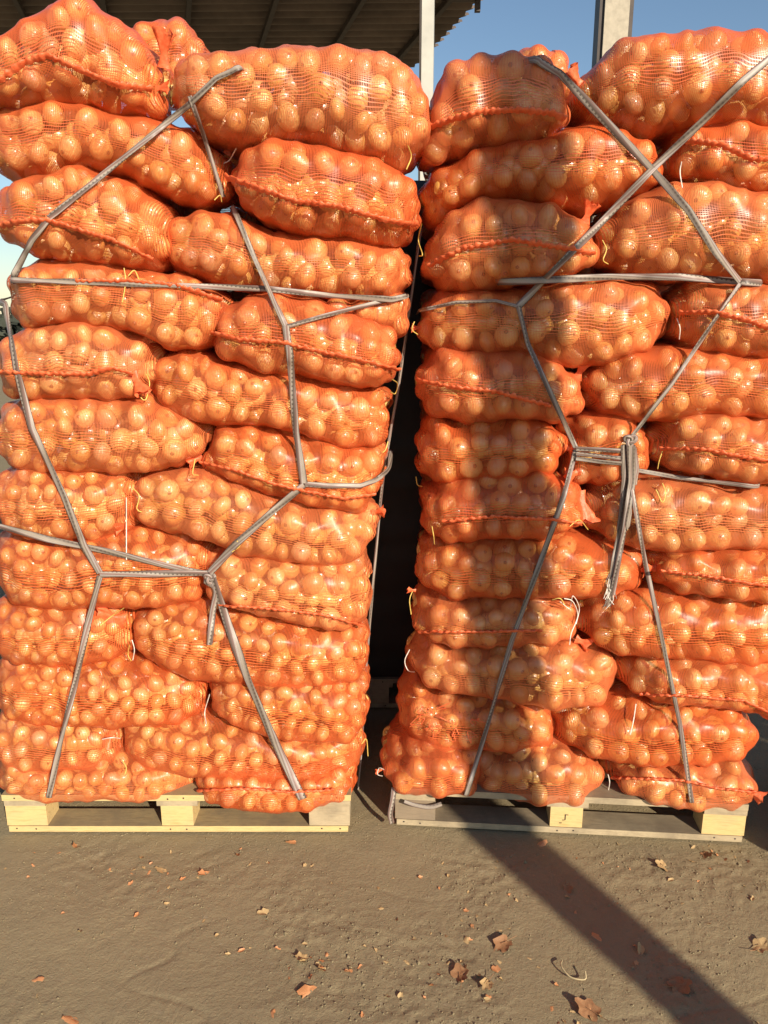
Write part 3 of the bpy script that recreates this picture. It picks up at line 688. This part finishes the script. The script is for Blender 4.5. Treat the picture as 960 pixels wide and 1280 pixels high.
EARS = {'LA2': [(205,78,80,.09,.026)], 'LB1': [(285,190,60,.05,.02)], 'LE1': [(168,470,-60,.07,.025)], 'LF2': [(250,572,200,.05,.018)],
        'LG1': [(160,655,200,.05,.016)], 'LI1': [(150,775,160,.10,.040)], 'LJ2': [(262,850,170,.05,.02)], 'LK1': [(140,915,240,.06,.022)],
        'RC1': [(732,275,75,.06,.022)], 'RA2': [(725,105,140,.06,.02)], 'RE1': [(722,470,70,.07,.025)], 'RG1': [(725,620,-75,.10,.03)], 'RD1': [(524,410,180,.03,.010)],
        'RI1': [(722,800,-20,.05,.024)], 'RF1': [(708,560,-20,.05,.02)], 'RH1': [(518,738,170,.03,.009)], 'RM0': [(478,962,190,.03,.009)], 'RM2': [(938,990,-20,.05,.022)],
        'RH3': [(818,710,180,.05,.02)], 'RF2': [(722,590,200,.05,.02)], 'LG2': [(468,640,10,.04,.016)], 'LA1': [(197,110,0,.04,.014)]}
roots = {}
for i, (k, side, off, dep, top, bot, seam, lab) in enumerate(SACKS):
    fn = (YL if side == L else YR)(off)
    small = k in ('LJ1', 'LK1', 'LM1', 'LK2', 'LM2', 'LI1', 'LH1', 'LG1', 'LJ2', 'LI2')
    roots[k], _ = make_sack(top, bot, fn, dep, lab, 100+i*7, seam, rz=(.026, .033) if small else (.031, .042),
                            netmat='net2' if k in ('RE1', 'RA1', 'RG1', 'RM0', 'LA1', 'LB2', 'LD2') else 'net',
                            ears=EARS.get(k, ()), sink=.012 if small else .016, grow=12 if small else 9)
for q in SURF: SURF[q] = np.concatenate(SURF[q])

# a row of sacks behind, filling the dark gap, and an unseen low stack right of the frame for its shadow
def px_of(X, Z, Y):
    d = Z-CAMH; z = Y*CP-d*SP; return 480+F*X/z, 640-F*(Y*SP+d*CP)/z
keep = {q: SURF[q] for q in SURF}
SURF = {'x': [], 'y': [], 'Y': []}
def plain_sack(X0, X1, Z0, Z1, Y0, dep, lab, seed, joined, grp):
    yy = Y0+.10
    top = [px_of(X0+(X1-X0)*t, Z1-.02*abs(2*t-1), yy) for t in (0, .25, .5, .75, 1)]
    bot = [px_of(X0+(X1-X0)*t, Z0, yy) for t in (0, .5, 1)]
    return make_sack(top, bot, lambda X: Y0, dep, lab, seed, None, joined=joined, grow=7, group=grp)
NU, NT = 52, 40
for side, xa, xb, y0 in (('left', -1.13, -.13, 2.80), ('right', .14, 1.16, 2.84)):
    for k in range(13):
        z = .144+k*.171; sp = xa+(xb-xa)*(.5, .62, .42)[k % 3]; lift = .0
        sh = .012*k if side == 'left' else .0
        plain_sack(xa+sh*.5, sp+.01, z, z+.176, y0, .36, 'onion sack in the dark back row of the %s stack' % side, 700+k*2+(side == 'right')*50, True, 'back row sacks of the %s stack' % side)
        plain_sack(sp-.01, xb+sh*.5, z, z+.176, y0+.01, .36, 'onion sack in the dark back row of the %s stack' % side, 701+k*2+(side == 'right')*50, True, 'back row sacks of the %s stack' % side)
NU, NT = 104, 72
for k in range(4):
    r, c = divmod(k, 2); z = .144+r*.18
    plain_sack(1.47+c*.5, 1.93+c*.5, z, z+.185, 1.80, .6, 'onion sack on the unseen low stack casting shade from right of the view', 950+k, True, 'sacks of the unseen low stack right of the view')
SURF = keep

# ------------------------------------------------------------------ near-black block added to keep the far end of the gap dark
def gap_blocker():
    t = thing('gap_blocker', 'tall near-black block added to darken the far end of the gap', 'gap blocker', (-.03, 3.62, 0))
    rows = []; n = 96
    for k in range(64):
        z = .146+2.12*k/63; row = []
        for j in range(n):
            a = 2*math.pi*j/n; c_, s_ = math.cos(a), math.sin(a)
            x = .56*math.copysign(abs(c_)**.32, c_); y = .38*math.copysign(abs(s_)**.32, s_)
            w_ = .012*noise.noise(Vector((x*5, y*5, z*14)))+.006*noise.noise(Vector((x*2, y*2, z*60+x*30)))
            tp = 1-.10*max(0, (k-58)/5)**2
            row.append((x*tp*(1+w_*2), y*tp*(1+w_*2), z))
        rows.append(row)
    MB().quadgrid(rows, closed=True).build('gap_shade', M['gap_shade'], t, True)
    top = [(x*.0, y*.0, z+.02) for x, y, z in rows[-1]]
    MB().quadgrid([rows[-1], top], closed=True).build('gap_shade_top', M['gap_shade'], t, True)
gap_blocker()
# ------------------------------------------------------------------ pallets
def pallet(loc, rz, label, mats, deckmat, skidmat, n_seen=3):
    t = thing('pallet', label, 'pallet', loc, rz, 'wooden pallets under the stacks')
    rr = random.Random(int(loc[0]*100)+5)
    ys = [(0, .100), (.16, .26), (.3275, .4725), (.54, .64), (.70, .80)]
    for i, (a, b) in enumerate(ys):
        j = rr.uniform(-.004, .004)
        MB().box(-.002+j, 1.2+j, a, b, .122, .144+rr.uniform(-.001, .0015)).build('deck_board', deckmat, t)
    for i, (a, b) in enumerate(((0.0, .145), (.5275, .6725), (1.055, 1.2))):
        MB().box(a+.002, b-.002, .003, .797, .1, .1218).build('stringer', M['wood_old'], t)
    k = 0
    for yi, (a, b) in enumerate(((.004, .098), (.33, .47), (.702, .796))):
        for xi, (c, d) in enumerate(((.004, .145), (.5275+.015*(yi == 0), .6425+.01*(yi == 0)), (1.055, 1.196))):
            MB().box(c, d, a, b, .0222, .0998).build('block', M[mats[xi]] if yi == 0 else M['wood_old'], t)
    for yi, (a, b) in enumerate(((0, .1), (.35, .45), (.70, .80))):
        MB().box(.01, 1.19, a, b, 0, .022).build('skid_board', skidmat if yi == 0 else M['wood_old'], t)
    nm = MB()
    for c in (.04, .10, .57, .63, 1.10, 1.16):
        for z in (.1325, .0115):
            x = c+rr.uniform(-.008, .008); zz = z+rr.uniform(-.003, .003); b = len(nm.v); y = -.0022 if z > .1 else -.0012
            nm.v += [(x, y, zz)]+[(x+.0034*math.cos(k*1.0472), y+.0006, zz+.0034*math.sin(k*1.0472)) for k in range(6)]
            nm.f += [(b, b+1+(k+1) % 6, b+1+k) for k in range(6)]
    nm.build('nail_heads', M['metal_dark'], t)
    return t
pallet((-1.315, 2.335, 0), 0, 'pallet of pale yellow pine under the left stack', ('wood_new', 'wood_new', 'wood_old'), M['wood_new'], M['wood_new'])
p2 = pallet((.035, 2.375, 0), math.atan2(-.094, 1.166), 'muddy-cornered weathered pallet under the right stack', ('wood_mud', 'wood_new', 'wood_new'), M['wood_old'], M['wood_old'])
pallet((-.63, 3.22, 0), 0, 'pallet under the black block added behind the gap', ('wood_old',)*3, M['wood_old'], M['wood_old'])
pallet((1.46, 1.80, 0), 0, 'pallet of the unseen low stack casting shade from right of the view', ('wood_old',)*3, M['wood_old'], M['wood_old'])
# pencilled mark on the middle block
mk = MB()
for (a, b, c, d) in ((.592, .5955, .050, .072), (.584, .592, .048, .0505), (.5955, .604, .0690, .0712), (.574, .583, .036, .0385)):
    mk.box(a, b, .0028, .0045, c, d)
mk.build('hand_mark', M['ink'], p2)

# ------------------------------------------------------------------ straps
def surf_Y(x, y, rad=7):
    d = (SURF['x']-x)**2+(SURF['y']-y)**2
    m = d < rad*rad
    if m.any(): return SURF['Y'][m].min()
    return SURF['Y'][np.argmin(d)]
def taut(pts, off=.0045, slack=.012):
    """pixel polyline -> 3-D points resting on the sacks, pulled tight between bulges"""
    out = []
    for (a, b) in zip(pts[:-1], pts[1:]):
        n = max(2, int(math.hypot(b[0]-a[0], b[1]-a[1])/9))
        out += [(a[0]+(b[0]-a[0])*i/n, a[1]+(b[1]-a[1])*i/n) for i in range(n)]
    out.append(pts[-1]); out = np.array(out)
    s = np.concatenate([[0], np.cumsum(np.hypot(*np.diff(out, axis=0).T))])
    Y = np.array([surf_Y(x, y) for x, y in out])
    # lower convex hull (front-most line), softened so that it sinks a little between bulges
    hull = [0]
    for i in range(1, len(s)):
        while len(hull) > 1 and (Y[hull[-1]]-Y[hull[-2]])*(s[i]-s[hull[-2]]) >= (Y[i]-Y[hull[-2]])*(s[hull[-1]]-s[hull[-2]]): hull.pop()
        hull.append(i)
    Yh = np.interp(s, s[hull], Y[hull])
    Yf_ = np.minimum(Y-.002, Yh+slack*0+(Y-Yh)*.72)
    k = np.ones(5)/5; Yf_ = np.minimum(np.convolve(np.pad(Yf_, 2, mode='edge'), k, 'valid'), Y-.001)
    return [px(x, y, yy-off) for (x, y), yy in zip(out, Yf_)]
def tape_prof(wd, th, seed):
    rr = random.Random(seed); n = 12; pr = []
    for k in range(n):
        a = 2*math.pi*k/n; fold = 1+(.28 if k % 3 == 0 else -.16)*rr.uniform(.5, 1)
        pr.append((wd*math.cos(a)*(.85+.15*fold), th*math.sin(a)*fold))
    return pr
def strap_part(P, wd, th, parent, seed, tw=.45, pinch=()):
    P = spline(P, .010) if len(P) < 6 else P
    n = len(P); twist = [tw*noise.noise(Vector((i*.045, seed*3.3, 0)))*2 for i in range(n)]
    scl = [1+.22*noise.noise(Vector((i*.09, seed*1.7, 5))) for i in range(n)]
    return loft('tape', P, tape_prof(wd, th, seed), M['strap'], parent, twist=twist, scale=scl)
def strap(label, runs, grp, wrap=(), wd=.0080):
    t = thing('strap', label, 'strap', px(runs[0][0][0][0], runs[0][0][0][1], 2.3), 0, grp)
    base = np.array(t.location)
    for i, (pts, wk) in enumerate(runs):
        P = taut(pts); P = [tuple(p) for p in P]
        if (i, 0) in wrap: a = P[0]; d = wrap[(i, 0)]; P = [(a[0]+d[0], a[1]+d[1], a[2]+d[2]), (a[0]+d[0]*.7, a[1]+d[1]*.3, a[2]+d[2]*.3)]+P
        if (i, 1) in wrap: a = P[-1]; d = wrap[(i, 1)]; P = P+[(a[0]+d[0]*.7, a[1]+d[1]*.3, a[2]+d[2]*.3), (a[0]+d[0], a[1]+d[1], a[2]+d[2])]
        P = spline(P, .009); P = [np.array(p)-base for p in P]
        strap_part(P, wd*wk*1.06, wd*.22*wk, t, int(pts[0][0]+pts[0][1])+i)
    return t
def knot(parent, p, r, seed):
    """overhand knot: a lumpy trefoil tube"""
    P = []; b = np.array(parent.location)
    for i in range(60):
        a = 2*math.pi*i/60
        P.append(np.array(p)-b+np.array([math.sin(a)+2*math.sin(2*a), -.6*math.sin(3*a)-1.2, math.cos(a)-2*math.cos(2*a)])*r)
    P.append(P[0]); return loft('knot', P, tape_prof(r*.95, r*.6, seed), M['strap'], parent)
GL, GR = 'straps round the left stack', 'straps round the right stack'
strap('grey strap slanting from the top of the left stack down to its left edge', [([(300,84),(270,98),(235,132),(135,213),(62,272),(40,300),(17,345)], 1.0)], GL, {(0,0): (.02,.35,.06), (0,1): (-.06,.3,-.05)})
strap('strap running down the left stack from under its top sack to the bend', [([(237,120),(255,170),(279,246)], .75), ([(290,258),(297,272),(318,322),(343,378),(357,407)], .95), ([(357,407),(362,440),(370,540),(380,604)], 1.25)], GL)
strap('level dark strap across the left stack from edge to edge', [([(14,350),(100,352),(230,357),(335,361),(420,370),(490,374),(508,370)], .95)], GL, {(0,0): (-.03,.25,.0), (0,1): (.0,.3,.01)})
strap('short pinkish strap pulled from the fork to the level strap, left stack', [([(359,408),(400,396),(450,383),(488,374)], .7)], GL)
strap('short strap curling round the right edge of the left stack from the bend', [([(381,605),(410,607),(450,607),(470,600),(478,594)], 1.0)], GL, {(0,1): (.03,.3,.03)})
s1 = strap('thick diagonal strap from the bend down to the big knot on the left stack', [([(380,606),(340,640),(295,680),(262,716)], 1.35)], GL)
strap('long silver strap down the left side of the left stack', [([(6,380),(20,460),(40,535),(80,620),(105,682),(125,716)], 1.2)], GL, {(0,0): (-.06,.2,.03)})
strap('strap slanting from the left edge to the knot above the level strap, left stack', [([(-6,656),(60,674),(130,688),(200,705),(260,718)], 1.15)], GL, {(0,0): (-.1,.3,.02)})
strap('short level strap between the lower junction and the knot, left stack', [([(125,718),(200,717),(262,716)], 1.15)], GL)
strap('strap from the lower left junction down to the pallet, left stack', [([(125,720),(110,780),(95,850),(75,930),(61,997)], 1.1)], GL, {(0,1): (0,.05,-.02)})
sl = strap('widest strap, from the knot down to the pallet, left stack', [([(266,722),(285,780),(310,850),(345,930),(378,998)], 1.55)], GL, {(0,1): (0,.05,-.02)})
kt = strap('knot and its short hanging tail in the middle of the left stack', [([(262,720),(270,740),(266,765),(262,806)], 1.05), ([(262,718),(256,728),(272,738)], .8)], GL)
knot(kt, px(263, 722, surf_Y(263, 722)-.005), .0058, 5)
strap('strap slanting from the shaded top sack down to the right edge of the right stack', [([(668,74),(700,92),(760,155),(815,212),(860,262),(895,315),(925,352)], 1.15)], GR, {(0,0): (-.05,.3,.03)})
strap('strap slanting from the top right corner down left across the right stack', [([(975,62),(930,100),(880,150),(815,212),(745,285),(690,340),(648,383)], 1.15)], GR, {(0,0): (.1,.3,.02)})
strap('level silver strap across the right stack', [([(636,352),(680,350),(760,346),(850,346),(940,353)], 1.15)], GR, {(0,1): (.06,.1,0), (0,0): (-.03,.04,0)})
strap('thin dark strap running left from the junction to the gap, right stack', [([(648,383),(620,376),(570,378),(525,388)], .6)], GR, {(0,1): (.0,.25,-.01)})
strap('thin dark strap from the left junction down to the bundle, right stack', [([(648,383),(660,430),(690,495),(720,560)], .85)], GR)
strap('thin pale strap from the right edge down to the knot of the right stack', [([(925,355),(890,405),(840,480),(788,548)], .7)], GR)
strap('bundle of three short level straps pulled into the knot of the right stack', [([(720,561),(750,562),(786,564)], .8), ([(720,567),(750,570),(786,574)], .7), ([(720,573),(750,577),(786,580)], .8)], GR)
strap('strap end pointing right from the knot of the right stack', [([(798,588),(850,597),(900,603),(942,608)], .75)], GR, {(0,1): (.03,.03,0)})
kr = strap('knot with a long frayed hanging tail in the middle of the right stack', [([(786,552),(784,600),(776,660),(768,700),(760,758)], 1.2), ([(792,560),(796,585),(793,606)], 1.1)], GR)
knot(kr, px(787, 550, surf_Y(787, 550)-.005), .0062, 8)
for q_, (dx_, x2, y2) in enumerate(((-6, 776, 690), (5, 786, 640), (0, 764, 742))):
    P = [np.array(p)-np.array(kr.location)-np.array([0, .006*q_, 0]) for p in spline(taut([(785+dx_, 556), (786+dx_, 600), (779+dx_*.8, 660), (x2, y2)]), .009)]
    strap_part(P, .008, .0035, kr, 31+q_)
kb = np.array(kr.location); fe = px(762, 735, surf_Y(762, 735)-.01)
for k in range(22):
    rr = random.Random(k); a = np.array(fe)-kb+np.array([rr.uniform(-.008, .008), 0, rr.uniform(-.01, .05)])
    loft('frayed_thread', spline([a, a+np.array([rr.uniform(-.012, .012), -.004, -.03]), a+np.array([rr.uniform(-.02, .02), rr.uniform(-.01, .005), -.065])], .006), circle(.0011, 5), M['strap'] if k % 3 else M['tie_w'], kr)
strap('thin dark strap from the bundle down to the pallet, right stack', [([(720,562),(705,620),(680,690),(640,800),(610,905),(583,994)], .95)], GR, {(0,1): (0,.05,-.02)})
strap('thin dark strap from the knot down to the pallet, right stack', [([(790,612),(806,700),(830,810),(850,905),(865,1003)], .8)], GR, {(0,1): (0,.05,-.02)})
for pts, lab in (([(526,285),(500,470),(480,590),(470,690),(458,830),(452,930),(447,990)], 'thin pale strap hanging straight down the gap side of the left stack'),):
    t = thing('strap', lab, 'strap', (0, 0, 0), 0, GL)
    P = [px(x, y, 2.60) for x, y in pts]; strap_part(spline(P, .012), .005, .003, t, 77)

# ------------------------------------------------------------------ tie strings on the sacks
def string(key, pts, mat, r=.0016):
    P = [px(x, y, surf_Y(x, y, 10)-.005) for x, y in pts]
    b = np.array(roots[key].location)
    return loft('tie_string', [p-b for p in map(np.array, spline(P, .006))], circle(r, 6), M[mat], root_net[roots[key].name])
Yt, Wt = 'tie_y', 'tie_w'
for a in [('LA2', [(510,182),(514,196),(508,212)], Yt), ('LB2', [(527,280),(523,300),(528,318),(524,320)], Yt), ('LB2', [(295,186),(287,200),(280,204)], Wt),
          ('LD1', [(155,335),(157,352),(153,378)], Yt), ('LD1', [(160,345),(168,338),(174,350)], Yt), ('LE1', [(183,468),(187,480),(182,500),(176,497)], Yt),
          ('LD2', [(490,474),(497,480),(494,492),(488,490)], Yt), ('LF2', [(244,574),(241,592),(248,594)], Yt), ('LG2', [(166,610),(174,620),(171,636),(177,640)], Yt),
          ('LG1', [(158,622),(158,660),(158,700)], Wt), ('LI1', [(125,782),(140,770),(155,760)], Yt), ('LI1', [(165,800),(168,812),(166,825)], Wt), ('LI1', [(162,806),(160,818),(164,826)], Yt),
          ('LJ2', [(262,868),(256,890),(258,905)], Wt), ('LK1', [(128,924),(140,922),(150,923)], Wt), ('LK1', [(153,950),(158,960),(156,968)], Yt), ('LJ2', [(452,930),(458,924),(460,945)], Yt),
          ('LE2', [(485,552),(482,562),(478,566)], Yt), ('RC1', [(753,300),(758,312),(754,325),(760,330)], Yt), ('RB2', [(852,202),(850,215),(853,235)], Wt), ('RD1', [(846,398),(850,410),(849,424)], Wt),
          ('RD1', [(518,402),(515,412),(522,418)], Yt), ('RF1', [(520,596),(522,606),(528,608)], Yt), ('RF3', [(828,564),(824,576),(822,586)], Yt), ('RG1', [(540,658),(542,670),(543,680)], Yt),
          ('RG2', [(828,604),(832,616),(828,628),(820,612)], Yt), ('RH1', [(516,738),(512,750),(514,768)], Yt), ('RI1', [(705,748),(716,752),(722,770),(714,792),(712,806)], Wt), ('RI1', [(700,752),(712,760),(716,745),(724,760),(720,780)], Wt),
          ('RI1', [(690,750),(700,748),(706,756)], Yt), ('RJ1', [(512,812),(506,826),(510,838),(518,840)], Wt), ('RJ2', [(795,880),(792,900),(788,918)], Wt), ('RM0', [(480,962),(474,960),(472,968),(478,970)], Wt),
          ('RM2', [(760,968),(762,978),(760,990)], Wt), ('RG1', [(712,658),(724,650),(735,662)], Yt), ('LH2', [(290,690),(300,682),(296,676)], Yt),
          ('LB1', [(268,250),(275,244),(277,252)], Yt)]:
    string(*a)
rr = random.Random(3)
for k in range(16):                                       # shrivelled net threads on the tangled sack
    x0 = rr.uniform(505, 600); y0 = rr.uniform(884, 922)
    string('RK1', [(x0, y0), (x0+rr.uniform(-8, 8), y0+rr.uniform(-8, 8)), (x0+rr.uniform(-12, 12), y0+rr.uniform(-8, 8)), (x0+rr.uniform(-16, 16), y0+rr.uniform(-6, 6))], 'seam', .0014)
# pale strap ends tucked under the right pallet
t = thing('strap', 'pale strap end hanging over the left front corner of the right pallet', 'strap', (0, 0, 0), 0, GR)
strap_part(spline([(.035, 2.37, .15), (.03, 2.355, .11), (.022, 2.35, .06), (.028, 2.355, .02)], .008), .009, .004, t, 12)
t = thing('strap', 'pale strap looping below the deck of the right pallet', 'strap', (0, 0, 0), 0, GR)
strap_part(spline([(.07, 2.352, .108), (.11, 2.348, .096), (.16, 2.346, .090), (.20, 2.35, .10)], .008), .009, .004, t, 13)

# ------------------------------------------------------------------ litter on the soil
def soil_at(x, y): return soil_h(x, y)
def skin_mesh(seed):
    """a torn, curled scrap of dry onion skin"""
    rr = random.Random(seed); n = 13; V = [(0, 0, .02)]
    rad = [rr.uniform(.55, 1.05) for _ in range(n)]; cv = rr.uniform(.45, .95); el = rr.uniform(.55, .85)
    for ring in (.5, 1.0):
        for k in range(n):
            a = 2*math.pi*k/n; r = ring*(rad[k] if ring > .9 else .8); x = r*math.cos(a); y = r*math.sin(a)*el
            V.append((x, y, cv*y*y*1.5+.25*cv*x*x+.16*noise.noise(Vector((x*2.6, y*2.6, seed)))+(.10*rr.uniform(-1, 1) if ring > .9 else 0)))
    fs = [(0, 1+k, 1+(k+1) % n) for k in range(n)]
    for k in range(n):
        a, b = 1+k, 1+(k+1) % n; fs += [(a, a+n, b+n), (a, b+n, b)]
    return mesh_np('onion_peel', V, fs)
def leaf_mesh(seed):
    rr = random.Random(seed); n = 22; V = [(0, 0, .05)]
    for ring in (.4, .75, 1.0):
        for k in range(n):
            a = 2*math.pi*k/n; lobe = .62+.38*abs(math.cos(a*2.5))**.8+(.1*rr.uniform(-1, 1) if ring > .9 else 0)
            r = ring*lobe
            V.append((r*math.cos(a), r*math.sin(a)*.85, .26*ring**2*abs(math.sin(a+seed))+.12*noise.noise(Vector((r*math.cos(a)*3, r*math.sin(a)*3, seed)))))
    fs = [(0, 1+k, 1+(k+1) % n) for k in range(n)]
    for q in range(2):
        for k in range(n):
            a, b = 1+q*n+k, 1+q*n+(k+1) % n; fs += [(a, a+n, b+n), (a, b+n, b)]
    return mesh_np('leaf_blade', V, fs)
SK = [skin_mesh(k) for k in range(6)]; LF = [leaf_mesh(20+k) for k in range(5)]
for m_ in SK: m_.materials.append(M['skin'])
SKP = [m_.copy() for m_ in SK]
for m_ in SKP: m_.materials.clear(); m_.materials.append(M['leaf_pale'])
LFP = [m_.copy() for m_ in LF]
for m_ in LF: m_.materials.append(M['leaf'])
for m_ in LFP: m_.materials.append(M['leaf_pale'])
def litter(x, y, size, kind, label, group=None, seed=0, pale=False):
    X, Y = px_ground(x, y); rr = random.Random(seed+int(x*7+y)); size *= .74 if kind == 'leaf' else 1.0
    if kind == 'leaf':
        t = thing('dry_leaf', label, 'leaf', (X, Y, soil_at(X, Y)+.004), rr.uniform(0, 6.28), group)
        b = link('blade', (LFP if pale else LF)[rr.randrange(5)], None, t); b.scale = (size,)*3; b.rotation_euler = (rr.uniform(-.35, .35), rr.uniform(-.35, .35), 0)
        loft('leaf_stalk', spline([(size*.1, 0, .006), (-size*.9, 0, .004), (-size*1.6, size*.2, .010)], .008), circle(.0008, 5), M['leaf'], t)
        return t
    o = link('onion_peel', (SKP if pale else SK)[rr.randrange(6)], None, None, (X, Y, soil_at(X, Y)+size*.12))
    o.scale = (size, size*rr.uniform(.7, 1), size*rr.uniform(.6, 1)); o.rotation_euler = (rr.choice((0, math.pi, 0))+rr.uniform(-.5, .5), rr.uniform(-.5, .5), rr.uniform(0, 6.28))
    return tag(o, label, 'onion peel', group)
for a in [(828,1083,.036,'leaf','curled tan leaf lying alone below the right block of the right pallet',0,True), (884,1068,.03,'leaf','dark shrivelled leaf close to the right end of the right pallet',1,False),
          (710,1110,.026,'leaf','brown leaf inside the upper part of the post shadow on the ground',2,False), (850,1232,.045,'leaf','large reddish leaf inside the lower part of the post shadow',3,False),
          (628,1180,.042,'leaf','orange-brown leaf right of the ground centre, left of the post shadow',4,False), (575,1218,.042,'leaf','rust coloured leaf with pale bits at the bottom centre',5,False),
          (608,1232,.030,'leaf','smaller ragged leaf touching the rust coloured leaf',6,True), (735,1262,.05,'leaf','broken brown leaf at the bottom edge of the picture below the post shadow',7,False),
          (950,1185,.040,'leaf','pinkish leaf at the right edge of the picture',8,True), (385,1241,.034,'peel','thick reddish peel with a dark rim, bottom centre left',9,False),
          (340,1267,.022,'peel','orange peel right at the bottom edge, left of centre',10,False), (87,1272,.035,'peel','upright orange peel at the bottom left corner',11,False),
          (44,1221,.024,'peel','two-tone red peel on the bare soil at the far left',12,False), (364,1051,.022,'peel','bright peel just under the right block of the left pallet',13,False),
          (95,1056,.024,'peel','peel lying just below the left pallet near its left block',14,False), (254,1091,.022,'peel','flat red-orange peel below the middle block of the left pallet',15,False),
          (200,1086,.026,'peel','tan folded peel in the furrow below the left pallet',16,True), (678,1055,.026,'peel','orange peel in front of the middle block of the right pallet',17,False),
          (329,1140,.022,'peel','tan peel by a shallow dent left of the ground centre',18,True), (378,1197,.028,'peel','pale rounded peel in the rough patch at the bottom centre',19,True),
          (402,1214,.030,'peel','pale peel with white flecks in the rough patch',20,True), (745,1170,.022,'peel','small torn peel left of the post shadow edge, near the curved stalk',21,False),
          (800,1187,.022,'peel','small white-tipped peel inside the post shadow',22,True), (583,1175,.026,'peel','peel by the footprint rim at the ground centre',23,True),
          (620,1210,.016,'peel','tiny peel between the two orange-brown leaves',24,False), (228,1097,.014,'peel','tiny red crumb of peel left of the flat red-orange peel',25,False)]:
    litter(a[0], a[1], a[2], a[3], a[4], None, a[5], a[6])
rr = random.Random(17)
spots = [(400, 1205, 45, 14), (590, 1165, 35, 22), (585, 1225, 45, 18), (735, 1265, 30, 10), (180, 1082, 90, 10), (430, 1200, 40, 10), (840, 1065, 60, 8), (630, 1130, 60, 30)]
for k in range(150):
    x, y = rr.uniform(-30, 990), 1052+abs(rr.gauss(0, 1))*95
    if k % 5 < 3: q_ = rr.choice(spots); x, y = rr.gauss(q_[0], q_[2]), rr.gauss(q_[1], q_[3])
    if y < 1050: y = 1056+rr.uniform(0, 12)
    if y > 1290: y = rr.uniform(1060, 1285)
    litter(x, y, rr.uniform(.006, .013), 'peel', 'tiny dry fleck of onion peel scattered on the soil', 'small peel flecks strewn on the soil', k, rr.random() < .5)
X, Y = px_ground(716, 1215)
t = loft('curved_stalk', spline([(X-.022, Y+.035, .004), (X-.03, Y+.01, .010), (X-.012, Y-.022, .006), (X+.025, Y-.03, .006), (X+.03, Y-.012, .014)], .005), circle(.0022, 6), M['stick'])
tag(t, 'pale curved dry stalk on the soil beside the post shadow', 'stalk')
